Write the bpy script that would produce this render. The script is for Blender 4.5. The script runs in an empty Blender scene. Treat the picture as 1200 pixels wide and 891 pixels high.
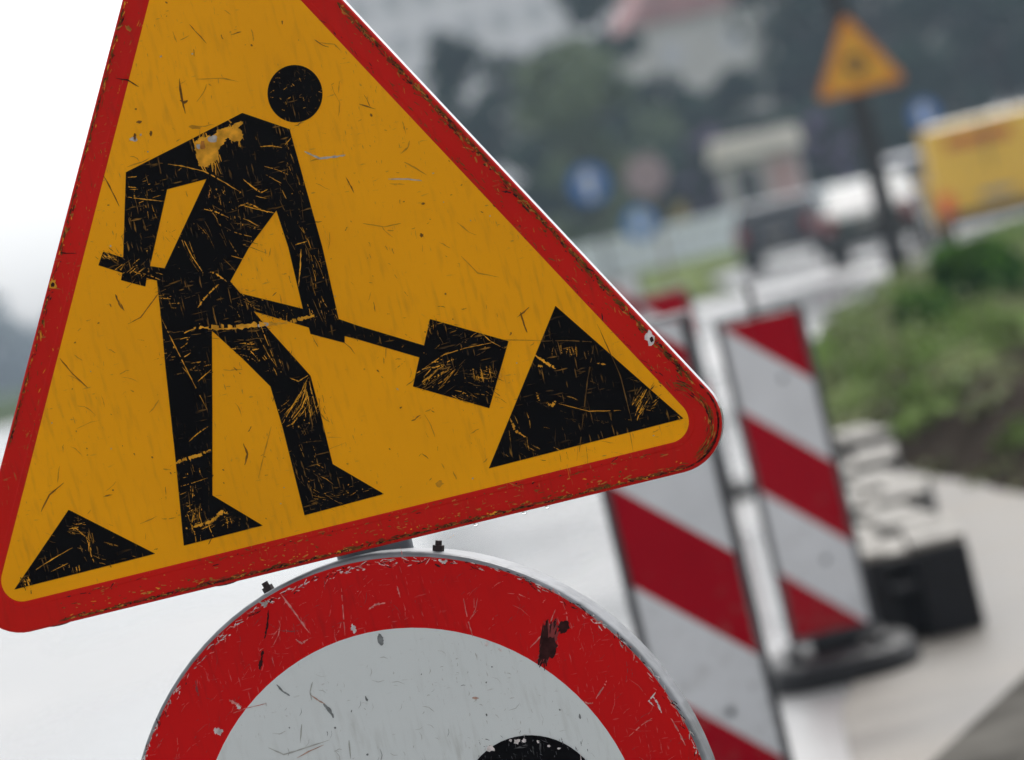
import bpy, bmesh, math, random
from mathutils import Vector, Matrix
from mathutils.geometry import delaunay_2d_cdt

R = math.radians
random.seed(11)
scene = bpy.context.scene
COL = scene.collection

# ------------------------------------------------------------------ camera
CAM_H, PITCH, ROLL, FPX = 1.5, R(1.78), R(13.5), 4440.0
SIGN_D = 4.0
F = Vector((0, math.cos(PITCH), -math.sin(PITCH)))
U0 = Vector((0, math.sin(PITCH), math.cos(PITCH)))
R0 = Vector((1, 0, 0))
SX = R0 * math.cos(ROLL) - U0 * math.sin(ROLL)
SY = R0 * math.sin(ROLL) + U0 * math.cos(ROLL)
CPOS = Vector((0, 0, CAM_H))
cam = bpy.data.cameras.new("camera")
cam.sensor_width = 36.0
cam.lens = FPX / 1200.0 * 36.0
cam.clip_start, cam.clip_end = 0.1, 6000
cam.dof.use_dof = True
cam.dof.focus_distance = SIGN_D
cam.dof.aperture_fstop = 4.5
cam.dof.aperture_blades = 8
cam_o = bpy.data.objects.new("camera", cam)
COL.objects.link(cam_o)
m3 = Matrix((SX, SY, -F)).transposed()
cam_o.matrix_world = Matrix.Translation(CPOS) @ m3.to_4x4()
scene.camera = cam_o

# ------------------------------------------------------------------ light
SUN_EL, SUN_AZ = R(52), R(20)          # overcast: a broad soft sun ahead and to the right
w = bpy.data.worlds.new("World"); scene.world = w; w.use_nodes = True
nt = w.node_tree
bg = nt.nodes["Background"]
sky = nt.nodes.new("ShaderNodeTexSky"); sky.sky_type = 'NISHITA'; sky.sun_disc = False
sky.sun_elevation = SUN_EL; sky.sun_rotation = SUN_AZ
sky.air_density = 1.0; sky.dust_density = 3.0; sky.ozone_density = 1.0
hs = nt.nodes.new("ShaderNodeHueSaturation"); hs.inputs["Saturation"].default_value = 0.12
nt.links.new(sky.outputs[0], hs.inputs["Color"]); nt.links.new(hs.outputs[0], bg.inputs["Color"])
bg.inputs["Strength"].default_value = 0.13
sun = bpy.data.lights.new("sun", 'SUN'); sun.energy = 1.2; sun.angle = R(35); sun.color = (1, .97, .93)
sun_o = bpy.data.objects.new("sun", sun); COL.objects.link(sun_o)
sd = Vector((math.sin(SUN_AZ) * math.cos(SUN_EL), math.cos(SUN_AZ) * math.cos(SUN_EL), math.sin(SUN_EL)))
sun_o.rotation_euler = sd.to_track_quat('Z', 'Y').to_euler()
scene.view_settings.view_transform = 'Standard'
scene.view_settings.look = 'None'
scene.view_settings.gamma = 1
scene.view_settings.use_curve_mapping = False
scene.view_settings.exposure = 0.82
scene.render.engine = 'CYCLES'
scene.cycles.use_denoising = True
scene.cycles.volume_bounces = 0
scene.cycles.max_bounces = 6

# ------------------------------------------------------------------ helpers
def ray(px, py):
    return F + SX * ((px - 600) / FPX) - SY * ((py - 445.5) / FPX)
def ground(px, py, z=0.0):
    r = ray(px, py); k = (z - CAM_H) / r.z
    return CPOS + r * k
def at(px, py, y):
    r = ray(px, py); return CPOS + r * (y / r.y)

def tag(o, label=None, cat=None, group=None, kind=None):
    if label: o["label"] = label
    if cat: o["category"] = cat
    if group: o["group"] = group
    if kind: o["kind"] = kind
    return o
def empty(name, loc=(0, 0, 0), rz=0.0):
    o = bpy.data.objects.new(name, None); o.empty_display_size = .1
    COL.objects.link(o); o.location = loc; o.rotation_euler = (0, 0, rz); return o
def obj(name, bm, mats, parent=None, smooth=False, normals=True):
    if normals: bmesh.ops.recalc_face_normals(bm, faces=bm.faces[:])
    me = bpy.data.meshes.new(name); bm.to_mesh(me); bm.free()
    if not isinstance(mats, (list, tuple)): mats = [mats]
    for m in mats: me.materials.append(m)
    if smooth:
        for p in me.polygons: p.use_smooth = True
    o = bpy.data.objects.new(name, me); COL.objects.link(o)
    if parent: o.parent = parent
    return o
def copy_tree(o, parent=None):
    c = o.copy(); COL.objects.link(c)
    if parent: c.parent = parent
    for ch in list(o.children): copy_tree(ch, c)
    return c

def box(bm, c, s, bev=0.0, rot=None, mi=0):
    r = bmesh.ops.create_cube(bm, size=1.0)
    vs = r["verts"]
    for v in vs: v.co = Vector((v.co.x * s[0], v.co.y * s[1], v.co.z * s[2]))
    if bev:
        es = list({e for v in vs for e in v.link_edges})
        rb = bmesh.ops.bevel(bm, geom=es, offset=bev, segments=2, affect='EDGES', profile=.5)
        vs = list({v for f in rb["faces"] for v in f.verts} | {v for v in vs if v.is_valid})
    for v in vs:
        co = v.co.copy()
        if rot is not None: co = rot @ co
        v.co = co + Vector(c)
    for f in {f for v in vs for f in v.link_faces}: f.material_index = mi
    return vs
def cyl(bm, p0, p1, r0, r1=None, n=16, cap=True):
    p0, p1 = Vector(p0), Vector(p1); r1 = r0 if r1 is None else r1
    d = (p1 - p0).normalized()
    a = d.orthogonal().normalized(); b = d.cross(a)
    A = [bm.verts.new(p0 + (a * math.cos(t) + b * math.sin(t)) * r0) for t in [2 * math.pi * i / n for i in range(n)]]
    B = [bm.verts.new(p1 + (a * math.cos(t) + b * math.sin(t)) * r1) for t in [2 * math.pi * i / n for i in range(n)]]
    for i in range(n):
        j = (i + 1) % n; bm.faces.new((A[i], A[j], B[j], B[i]))
    if cap: bm.faces.new(A[::-1]); bm.faces.new(B)
def prism(bm, pts, y0, y1, bev=0.0):
    """polygon in (x,z) pulled along y"""
    a = [bm.verts.new((x, y0, z)) for x, z in pts]; b = [bm.verts.new((x, y1, z)) for x, z in pts]
    fs = [bm.faces.new(a), bm.faces.new(b[::-1])]
    n = len(pts)
    for i in range(n): fs.append(bm.faces.new((a[i], b[i], b[(i + 1) % n], a[(i + 1) % n])))
    if bev: bmesh.ops.bevel(bm, geom=list({e for f in fs for e in f.edges}), offset=bev, segments=2, affect='EDGES', profile=.5)
def fill(bm, loops, z=0.0, mi=0):
    """flat polygon with holes: first loop outside, rest holes"""
    vs, es = [], []
    for lp in loops:
        k = len(vs); n = len(lp)
        vs += [Vector((p[0], p[1])) for p in lp]; es += [(k + i, k + (i + 1) % n) for i in range(n)]
    v2, e2, f2, *_ = delaunay_2d_cdt(vs, es, [], 0, 1e-7)
    def inside(p, lp):
        c = False; n = len(lp)
        for i in range(n):
            a, b = lp[i], lp[(i + 1) % n]
            if (a[1] > p[1]) != (b[1] > p[1]) and p[0] < (b[0] - a[0]) * (p[1] - a[1]) / (b[1] - a[1]) + a[0]: c = not c
        return c
    bv = [bm.verts.new((v.x, v.y, z)) for v in v2]
    for f in f2:
        cx = sum(v2[i].x for i in f) / len(f); cy = sum(v2[i].y for i in f) / len(f)
        if inside((cx, cy), loops[0]) and not any(inside((cx, cy), h) for h in loops[1:]):
            ff = bm.faces.new([bv[i] for i in f]); ff.material_index = mi
            ff.normal_update()
            if ff.normal.z < 0: ff.normal_flip()
    for v in [v for v in bm.verts if not v.link_faces]: bm.verts.remove(v)

# ------------------------------------------------------------------ materials
def mat(name, base, rough=.5, metal=0.0, var=0.12, scale=6.0, bump=0.0, bscale=60.0, rvar=0.0, spec=.5, var2=None, coords='Object', stretch=(1, 1, 1)):
    m = bpy.data.materials.new(name); m.use_nodes = True
    n = m.node_tree; P = n.nodes["Principled BSDF"]
    P.inputs["Roughness"].default_value = rough; P.inputs["Metallic"].default_value = metal
    P.inputs["Specular IOR Level"].default_value = spec
    tc = n.nodes.new("ShaderNodeTexCoord"); mp = n.nodes.new("ShaderNodeMapping"); mp.inputs["Scale"].default_value = stretch
    n.links.new(tc.outputs[coords], mp.inputs[0])
    nz = n.nodes.new("ShaderNodeTexNoise"); nz.inputs["Scale"].default_value = scale; nz.inputs["Detail"].default_value = 5
    n.links.new(mp.outputs[0], nz.inputs["Vector"])
    cr = n.nodes.new("ShaderNodeValToRGB")
    c0 = [max(0, c * (1 - var)) for c in base]; c1 = [min(1, c * (1 + var)) for c in base]
    if var2: c1 = var2
    cr.color_ramp.elements[0].position = .35; cr.color_ramp.elements[1].position = .65
    cr.color_ramp.elements[0].color = (*c0, 1); cr.color_ramp.elements[1].color = (*c1, 1)
    n.links.new(nz.outputs["Fac"], cr.inputs[0]); n.links.new(cr.outputs[0], P.inputs["Base Color"])
    if rvar:
        mr = n.nodes.new("ShaderNodeMapRange"); mr.inputs["To Min"].default_value = max(0, rough - rvar); mr.inputs["To Max"].default_value = rough + rvar
        mr.inputs["From Min"].default_value = .35; mr.inputs["From Max"].default_value = .65
        n.links.new(nz.outputs["Fac"], mr.inputs[0]); n.links.new(mr.outputs[0], P.inputs["Roughness"])
    if bump:
        nb = n.nodes.new("ShaderNodeTexNoise"); nb.inputs["Scale"].default_value = bscale; nb.inputs["Detail"].default_value = 6
        n.links.new(mp.outputs[0], nb.inputs["Vector"])
        bp = n.nodes.new("ShaderNodeBump"); bp.inputs["Strength"].default_value = bump; bp.inputs["Distance"].default_value = .02
        n.links.new(nb.outputs["Fac"], bp.inputs["Height"]); n.links.new(bp.outputs[0], P.inputs["Normal"])
    m["out"] = 1
    return m

def worn(name, base, wear, rough=.4, amount=.5, fine=220.0, stretch=(1, 1, 1), rotz=0.0, patch=9.0, var=.05, dirt=None):
    """paint whose worn flecks show a second colour: stretched fine noise gated by large patches; works in the sign's own plane"""
    m = bpy.data.materials.new(name); m.use_nodes = True
    n = m.node_tree; P = n.nodes["Principled BSDF"]; P.inputs["Roughness"].default_value = rough; P.inputs["Specular IOR Level"].default_value = .07
    L = n.links.new
    tc = n.nodes.new("ShaderNodeTexCoord")
    def noise(sc, det, st=(1, 1, 1), rz=0.0, off=0.0):
        mp = n.nodes.new("ShaderNodeMapping"); mp.inputs["Scale"].default_value = st; mp.inputs["Rotation"].default_value = (0, 0, rz); mp.inputs["Location"].default_value = (off, off * 2, 0)
        L(tc.outputs["Object"], mp.inputs[0])
        z = n.nodes.new("ShaderNodeTexNoise"); z.inputs["Scale"].default_value = sc; z.inputs["Detail"].default_value = det
        L(mp.outputs[0], z.inputs["Vector"]); return z.outputs["Fac"]
    def mrange(s, a, b, lo=0.0, hi=1.0):
        q = n.nodes.new("ShaderNodeMapRange"); q.inputs[1].default_value = a; q.inputs[2].default_value = b; q.inputs[3].default_value = lo; q.inputs[4].default_value = hi
        L(s, q.inputs[0]); return q.outputs[0]
    def mul(a, b):
        q = n.nodes.new("ShaderNodeMath"); q.operation = 'MULTIPLY'; L(a, q.inputs[0]); L(b, q.inputs[1]); return q.outputs[0]
    def mx(a, b):
        q = n.nodes.new("ShaderNodeMath"); q.operation = 'MAXIMUM'; L(a, q.inputs[0]); L(b, q.inputs[1]); return q.outputs[0]
    def mix(fac, a, b):
        q = n.nodes.new("ShaderNodeMix"); q.data_type = 'RGBA'; L(fac, q.inputs[0])
        for s, i in ((a, 6), (b, 7)):
            if isinstance(s, tuple): q.inputs[i].default_value = (*s, 1)
            else: L(s, q.inputs[i])
        return q.outputs[2]
    f1 = mrange(noise(fine, 3, stretch, rotz), .66 - .04 * amount, .73)
    f2 = mrange(noise(fine * .8, 3, (stretch[1], stretch[0], 1), rotz + .5, 3.1), .67 - .04 * amount, .74)
    gate = mrange(noise(patch, 4, off=1.7), .44, .60)
    wearmask = mul(mx(f1, f2), gate)
    big = noise(patch * .45, 6, off=5.0)
    col = mix(mrange(big, .3, .7), tuple(c * (1 - var) for c in base), tuple(min(1, c * (1 + var)) for c in base))
    if dirt:
        d1 = mrange(noise(fine * .35, 4, (1, .16, 1), .12, 7.0), .52, .74, 0, .36)
        d2 = mrange(noise(patch * .8, 5, off=9.0), .36, .60)
        col = mix(mul(d1, d2), col, dirt)
    col = mix(wearmask, col, wear)
    L(col, P.inputs["Base Color"])
    L(mrange(wearmask, 0, 1, rough, .6), P.inputs["Roughness"])
    bp = n.nodes.new("ShaderNodeBump"); bp.inputs["Strength"].default_value = .12; bp.inputs["Distance"].default_value = .0015
    L(noise(16, 3, off=2.2), bp.inputs["Height"]); L(bp.outputs[0], P.inputs["Normal"])
    return m

YEL, RED, BLK, WHT = (.90, .375, .004), (.58, .007, .007), (.0012, .0012, .0022), (.68, .71, .70)
M = {}
M['yellow'] = worn('yellow foil', YEL, (.42, .20, .03), .22, .1, 420, (1, .2, 1), .1, 7, .08, dirt=(.42, .19, .02))
M['yellow_chip'] = mat('bared yellow', (.66, .30, .022), .5, var=.3, scale=90, spec=.06)
M['black'] = worn('black foil', BLK, (.30, .145, .02), .22, .7, 400, (1, .14, 1), .25, 12, .1)
M['black_w'] = worn('black foil on white', BLK, (.3, .3, .3), .22, .5, 400, (1, .14, 1), .25, 14, .1)
M['red'] = worn('red foil', (.58, .012, .008), (.40, .12, .03), .22, .3, 420, (1, .2, 1), .3, 9, .08, dirt=(.22, .02, .012))
M['red_w'] = worn('red foil on white', RED, (.52, .16, .15), .22, .3, 420, (1, .15, 1), .35, 9, .08, dirt=(.22, .012, .012))
M['white'] = worn('white foil', WHT, (.42, .41, .38), .22, .1, 380, (1, .25, 1), .3, 8, .03, dirt=(.36, .35, .31))
M['orange_chip'] = mat('orange wear', (.45, .17, .03), .6, var=.4, scale=120, spec=.06)
M['brown_chip'] = mat('brown scuff', (.15, .06, .012), .6, var=.4, scale=120, spec=.06)
M['dark_scuff'] = mat('dark scuff', (.035, .010, .010), .6, var=.4, scale=120, spec=.06)
M['faint_chip'] = mat('faint scratch', (.15, .075, .014), .6, var=.5, scale=60, spec=.06)
M['soft_scuff'] = mat('soft scuff', (.52, .22, .012), .6, var=.2, scale=120, spec=.06)
M['grey_chip'] = mat('bared primer', (.42, .38, .35), .6, var=.3, scale=150, spec=.06)
M['pale_chip'] = mat('pale chip', (.66, .60, .58), .6, var=.2, scale=150, spec=.06)
M['pink_chip'] = mat('scratch in red', (.58, .22, .19), .6, var=.3, scale=150, spec=.06)
M['metal'] = mat('galvanised edge', (.20, .207, .22), .5, .2, var=.4, scale=22, bump=.10, bscale=120, rvar=.12)
M['edge'] = mat('bare aluminium edge', (.48, .48, .50), .34, .9, var=.2, scale=40, rvar=.1)
M['pole'] = mat('galvanised pole', (.13, .14, .16), .5, .3, var=.2, scale=20, rvar=.1)
M['bolt'] = mat('rusty dark bolt', (.03, .02, .02), .6, .4, var=.4, scale=200)
M['dkmetal'] = mat('dark metal', (.018, .018, .024), .6, .0, var=.3, scale=15)
M['rubber'] = mat('wet black rubber', (.010, .010, .012), .5, spec=.3, var=.4, scale=14, bump=.4, bscale=50, rvar=.12)
M['frame'] = mat('dark plastic frame', (.05, .052, .058), .4, var=.2, scale=20)
M['frame_top'] = mat('weathered grey plastic', (.35, .35, .36), .5, var=.2, scale=20)  # paler colour paints the sky reflecting off the frame's top edge

def water(name):
    m = bpy.data.materials.new(name); m.use_nodes = True
    P = m.node_tree.nodes["Principled BSDF"]; P.inputs["Base Color"].default_value = (1, 1, 1, 1); P.inputs["Roughness"].default_value = .0
    P.inputs["Transmission Weight"].default_value = 1; P.inputs["IOR"].default_value = 1.33
    return m
M['water'] = water('water drop')

# ------------------------------------------------------------------ ground
def sheet(name, pts, z, m, label=None):
    bm = bmesh.new(); fill(bm, [pts], z); o = obj(name, bm, m, normals=False)
    tag(o, kind='structure'); return o
M['earth'] = mat('meadow', (.055, .075, .028), .9, spec=0, var=.4, scale=.25, coords='Object')
M['road'] = mat('wet asphalt', (.23, .228, .226), .26, var=.5, scale=.35, bump=.25, bscale=3.0, rvar=.17, stretch=(1, .4, 1))
M['verge'] = mat('verge turf', (.125, .155, .06), .9, spec=0, var=.35, scale=.6)
M['kerb'] = mat('wet grey concrete', (.10, .095, .086), .9, spec=0, var=.3, scale=3, bump=.3, bscale=40)
sheet('ground', [(-3000, -300), (3000, -300), (3000, 4000), (-3000, 4000)], -.02, M['earth'])
sheet('road', [(-70, -30), (16, -30), (16, 60), (22, 130), (34, 200), (26, 200), (10, 115), (4.9, 86), (4.3, 66), (-9, 66), (-9, 128), (-70, 128)], 0, M['road'])
bm = bmesh.new()
vp = [(-8.6, 66.3), (4.0, 66.3), (4.6, 86), (9.2, 114), (9.2, 127), (-8.6, 127)]
fill(bm, [vp], .12)
for i in range(len(vp)):
    a, b = vp[i], vp[(i + 1) % len(vp)]
    bm.faces.new([bm.verts.new((*a, -.01)), bm.verts.new((*b, -.01)), bm.verts.new((*b, .12)), bm.verts.new((*a, .12))])
tag(obj('grass_verge', bm, M['verge'], normals=False), kind='structure')
sheet('pavement', [(.50, 8), (.70, 10.9), (1.0, 12.8), (1.35, 17.5), (1.5, 24), (1.7, 30), (4, 30), (9, 15), (9, 8)], .004, mat('damp concrete paving', (.178, .162, .142), .55, spec=.3, var=.3, scale=1.2, bump=.2, bscale=6, rvar=.12))
# raised kerb slab, bottom right, curving off to the right
bm = bmesh.new()
e0 = ground(1085, 891, .12); e1 = ground(1200, 785, .12)
d = (e1 - e0)
kp = [(e0.x - d.x * 3.2 - .25, e0.y - d.y * 3.2), (e0.x - d.x * 1.4 - .05, e0.y - d.y * 1.4), (e0.x, e0.y), (e1.x, e1.y), (e1.x + d.x * 1.3 + .12, e1.y + d.y * 1.2), (e1.x + d.x * 3 + .9, e1.y + d.y * 2.2), (e1.x + 8, e1.y + d.y * 2.6), (e1.x + 8, e0.y - 8)]
prism_pts = kp
lo = [bm.verts.new((x, y, -.01)) for x, y in kp]; mid = [bm.verts.new((x, y, .108)) for x, y in kp]
cx = sum(p[0] for p in kp) / len(kp); cy = sum(p[1] for p in kp) / len(kp)
hi = [bm.verts.new((x + .02 * (1 if x < 9 else -1), y - .006, .12)) for x, y in kp]
n = len(kp)
for i in range(n):
    j = (i + 1) % n
    bm.faces.new((lo[i], lo[j], mid[j], mid[i])); bm.faces.new((mid[i], mid[j], hi[j], hi[i]))
bm.faces.new(hi)
tag(obj('kerb', bm, M['kerb']), kind='structure')

# ------------------------------------------------------------------ soil bank
BK = [(1.88, 15.3), (1.60, 20.5), (1.62, 25.5), (2.05, 31), (3.5, 37), (5.3, 46.5), (6.8, 52), (13.5, 55), (24, 95), (60, 95), (60, 13.5), (8, 14.2), (3.2, 14.7)]
def bank_dist(x, y):
    best = 1e9; c = False; n = len(BK)
    for i in range(n):
        a, b = BK[i], BK[(i + 1) % n]
        ex, ey = b[0] - a[0], b[1] - a[1]
        t = max(0, min(1, ((x - a[0]) * ex + (y - a[1]) * ey) / (ex * ex + ey * ey)))
        best = min(best, math.hypot(x - a[0] - t * ex, y - a[1] - t * ey))
        if (a[1] > y) != (b[1] > y) and x < ex * (y - a[1]) / ey + a[0]: c = not c
    return best if c else -best
from mathutils import noise as mn
def bank_z(x, y):
    d = bank_dist(x, y)
    if d < 0: return -.05
    k = min(1, d / .9); k = k * k * (3 - 2 * k)
    nz = mn.fractal(Vector((x * .9, y * .9, 3)), 1, 2, 4)
    flat = min(1, max(0, (y - 17) / 12))
    return -.03 + k * (.32 + .10 * flat) + nz * .09 * min(1, d / .5) * (1 if y < 40 else .4)
def bank_mat():
    m = mat('soil and turf', (.033, .027, .022), .9, spec=0, var=.35, scale=3, bump=.6, bscale=12)
    n = m.node_tree; P = n.nodes["Principled BSDF"]; cr = [x for x in n.nodes if x.type == 'VALTORGB'][0]
    tc = [x for x in n.nodes if x.type == 'TEX_COORD'][0]
    nz = n.nodes.new("ShaderNodeTexNoise"); nz.inputs["Scale"].default_value = 1.3; nz.inputs["Detail"].default_value = 5
    n.links.new(tc.outputs["Object"], nz.inputs["Vector"])
    sp = n.nodes.new("ShaderNodeSeparateXYZ"); n.links.new(tc.outputs["Object"], sp.inputs[0])
    mr = n.nodes.new("ShaderNodeMapRange"); mr.inputs[1].default_value = 20; mr.inputs[2].default_value = 31; mr.inputs[3].default_value = -.12; mr.inputs[4].default_value = .4
    n.links.new(sp.outputs["Y"], mr.inputs[0])
    ad = n.nodes.new("ShaderNodeMath"); n.links.new(nz.outputs["Fac"], ad.inputs[0]); n.links.new(mr.outputs[0], ad.inputs[1])
    st = n.nodes.new("ShaderNodeMapRange"); st.inputs[1].default_value = .45; st.inputs[2].default_value = .58; n.links.new(ad.outputs[0], st.inputs[0])
    mx = n.nodes.new("ShaderNodeMix"); mx.data_type = 'RGBA'; n.links.new(st.outputs[0], mx.inputs[0]); n.links.new(cr.outputs[0], mx.inputs[6]); mx.inputs[7].default_value = (.15, .19, .075, 1)
    n.links.new(mx.outputs[2], P.inputs["Base Color"]); return m
bm = bmesh.new()
xs = [1.4 + i * .1 for i in range(40)] + [5.4 + i * .24 for i in range(30)] + [12.6 + i * 2.4 for i in range(21)]
ys = [14 + i * .2 for i in range(120)] + [38 + i * 1.0 for i in range(60)]
grid = [[bm.verts.new((x, y, bank_z(x, y))) for x in xs] for y in ys]
for j in range(len(ys) - 1):
    for i in range(len(xs) - 1):
        q = (grid[j][i], grid[j][i + 1], grid[j + 1][i + 1], grid[j + 1][i])
        if max(v.co.z for v in q) > -.049: bm.faces.new(q)
for v in [v for v in bm.verts if not v.link_faces]: bm.verts.remove(v)
tag(obj('soil_bank', bm, bank_mat(), smooth=True), kind='structure')

# ------------------------------------------------------------------ leaves
def leafmat(name, c, var=.45):
    m = mat(name, c, .7, var=var, scale=2.2, spec=.08)
    return m
M['weed'] = leafmat('weed leaf', (.20, .29, .085))
M['weed_dry'] = leafmat('grey green leaf', (.23, .25, .13))
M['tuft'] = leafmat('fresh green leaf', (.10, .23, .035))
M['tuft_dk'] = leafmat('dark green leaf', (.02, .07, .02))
M['bark'] = mat('bark', (.06, .05, .04), .9, var=.3, scale=8)
def leaf(bm, p, size, rng, up=0.0, mi=0):
    d = Vector((rng.gauss(0, 1), rng.gauss(0, 1), rng.gauss(0, 1) + up)).normalized()
    s = d.cross(Vector((rng.gauss(0, 1), rng.gauss(0, 1), rng.gauss(0, 1)))).normalized()
    l = size * rng.uniform(.7, 1.3); wd = l * rng.uniform(.3, .5)
    v = [bm.verts.new(p - d * l * .5), bm.verts.new(p + s * wd * .5), bm.verts.new(p + d * l * .5), bm.verts.new(p - s * wd * .5)]
    f = bm.faces.new(v); f.material_index = mi
rng = random.Random(5)
bm = bmesh.new()
def clump(x, y, r, n, size, mi):
    z0 = bank_z(x, y)
    for _ in range(n):
        a = rng.uniform(0, 6.28); q = r * math.sqrt(rng.random()); h = abs(rng.gauss(0, .5)) * r * .9
        xx, yy = x + q * math.cos(a), y + q * math.sin(a)
        leaf(bm, Vector((xx, yy, max(z0, bank_z(xx, yy)) + h * (1 - q / r * .6))), size, rng, .8, mi)
k = 0
while k < 620:
    y = rng.uniform(15.6, 48); x = rng.uniform(1.55, 1.9 + y * .16)
    if bank_dist(x, y) < (.12 if y < 24 else .3) or y < 16.2: continue
    if y < 19.5 and rng.random() < .55: continue
    if y < 25 and mn.noise(Vector((x * 1.6, y * .8, 9))) < -.05 and rng.random() < .7: continue
    if y < 30 and rng.random() < .25: continue
    clump(x, y, rng.uniform(.12, .34) if y > 22 else rng.uniform(.08, .2), 60 if y > 22 else 34, rng.uniform(.06, .11), 0 if rng.random() < .55 else 1); k += 1
for _ in range(9000):                                  # short turf blades over the far top of the bank
    y = rng.uniform(27, 60); x = rng.uniform(2, 2 + y * .17)
    if bank_dist(x, y) < .1: continue
    leaf(bm, Vector((x, y, bank_z(x, y) + .04)), .16, rng, 2.5, 0)
tag(obj('weeds', bm, [M['weed'], M['weed_dry']], normals=False), kind='stuff')

def bush(name, label, x, y, r, h, n, size, mats, seed, group=None):
    rg = random.Random(seed); z = bank_z(x, y)
    t = empty(name, (x, y, z)); tag(t, label, 'plant', group)
    b = bmesh.new()
    for _ in range(n):
        a = rg.uniform(0, 6.28); u = rg.random(); q = r * math.sqrt(rg.random()) * (1 - .5 * u)
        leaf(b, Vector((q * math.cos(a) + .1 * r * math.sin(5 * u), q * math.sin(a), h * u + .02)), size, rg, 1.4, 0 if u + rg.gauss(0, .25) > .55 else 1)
    obj('foliage', b, mats, t, normals=False)
    s = bmesh.new()
    for i in range(7):
        a = i * .9; cyl(s, (0, 0, -.05), (r * .5 * math.cos(a), r * .5 * math.sin(a), h * .7), .012, .005, 6)
    obj('stem', s, M['bark'], t)
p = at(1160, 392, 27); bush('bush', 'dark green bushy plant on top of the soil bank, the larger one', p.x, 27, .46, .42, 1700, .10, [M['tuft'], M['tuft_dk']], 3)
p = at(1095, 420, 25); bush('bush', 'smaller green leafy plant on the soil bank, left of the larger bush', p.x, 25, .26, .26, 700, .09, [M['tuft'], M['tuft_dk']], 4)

# ------------------------------------------------------------------ the two near signs
TILT = R(10)
T = Vector((math.cos(TILT), -math.sin(TILT), 0)); ZU = Vector((0, 0, 1)); N = T.cross(ZU)
P0 = CPOS + ray(347, 357) * SIGN_D
def to_sign(px, py):
    r = ray(px, py); k = (P0 - CPOS).dot(N) / r.dot(N)
    q = CPOS + r * k - P0
    return Vector((q.dot(T), q.z))
PX = SIGN_D / FPX                         # metres per photo pixel on the sign
SM = Matrix((T, ZU, N)).transposed().to_4x4()
def frame(o, origin=P0):
    o.matrix_world = Matrix.Translation(origin) @ SM
def S(l): return [to_sign(*p) for p in l]
def rounded(v, r, n=14):
    out = []; k = len(v)
    for i in range(k):
        a, b, c = v[i - 1], v[i], v[(i + 1) % k]
        d1 = (a - b).normalized(); d2 = (c - b).normalized()
        half = math.acos(max(-1, min(1, d1.dot(d2)))) / 2
        ctr = b + (d1 + d2).normalized() * (r / math.sin(half))
        t1 = b + d1 * (r / math.tan(half)); t2 = b + d2 * (r / math.tan(half))
        a1 = math.atan2((t1 - ctr).y, (t1 - ctr).x); a2 = math.atan2((t2 - ctr).y, (t2 - ctr).x)
        da = (a2 - a1 + math.pi) % (2 * math.pi) - math.pi
        out += [ctr + Vector((math.cos(a1 + da * j / n), math.sin(a1 + da * j / n))) * r for j in range(n + 1)]
    return out
def inset_poly(v, d):
    k = len(v); out = []; c = sum(v, Vector((0, 0))) / k
    L = []
    for i in range(k):
        a, b = v[i], v[(i + 1) % k]; e = (b - a).normalized(); nn = Vector((-e.y, e.x))
        if nn.dot(c - a) < 0: nn = -nn
        L.append((a + nn * d, e))
    for i in range(k):
        p, e = L[i - 1]; q, g = L[i]
        det = e.x * g.y - e.y * g.x; w_ = q - p
        t = (w_.x * g.y - w_.y * g.x) / det
        out.append(p + e * t)
    return out
def loft(bm, rings, mi=0, cap_last=False):
    R_ = [[bm.verts.new((p.x, p.y, z)) for p in ring] for ring, z in rings]
    for a, b in zip(R_, R_[1:]):
        k = len(a)
        for i in range(k):
            f = bm.faces.new((a[i], a[(i + 1) % k], b[(i + 1) % k], b[i])); f.material_index = mi
    if cap_last: bm.faces.new(R_[-1])
def stroke(bm, pts, width, z, mi, rg, jag=.35, sub=4, brk=0.0):
    """hand-drawn scratch: a tapered ragged strip through photo pixels"""
    P = []
    for a, b in zip(pts, pts[1:]):
        for j in range(sub): P.append((a[0] + (b[0] - a[0]) * j / sub, a[1] + (b[1] - a[1]) * j / sub))
    P.append(pts[-1]); k = len(P); prev = None
    for i, p in enumerate(P):
        q0, q1 = P[max(0, i - 1)], P[min(k - 1, i + 1)]
        dx, dy = q1[0] - q0[0], q1[1] - q0[1]; l = math.hypot(dx, dy) or 1
        t = i / (k - 1); wd = width * (.25 + .75 * math.sin(math.pi * min(1, max(0, t)))**.6) * rg.uniform(1 - jag, 1 + jag) * .5
        jx, jy = rg.uniform(-.3, .3) * width * jag, rg.uniform(-.3, .3) * width * jag
        a = to_sign(p[0] + jx - dy / l * wd, p[1] + jy + dx / l * wd); b = to_sign(p[0] + jx + dy / l * wd, p[1] + jy - dx / l * wd)
        cur = (bm.verts.new((a.x, a.y, z)), bm.verts.new((b.x, b.y, z)))
        if brk and prev and rg.random() < brk: prev = None
        if prev:
            f = bm.faces.new((prev[0], prev[1], cur[1], cur[0])); f.material_index = mi
        prev = cur
def blot(bm, c, rx, ry, ang, z, mi, rg, n=18, jag=.35):
    pts = []
    for i in range(n):
        t = 2 * math.pi * i / n; q = rg.uniform(1 - jag, 1 + jag)
        x, y = rx * q * math.cos(t), ry * q * math.sin(t)
        pts.append(to_sign(c[0] + x * math.cos(ang) - y * math.sin(ang), c[1] + x * math.sin(ang) + y * math.cos(ang)))
    fill(bm, [pts], z, mi)
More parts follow.
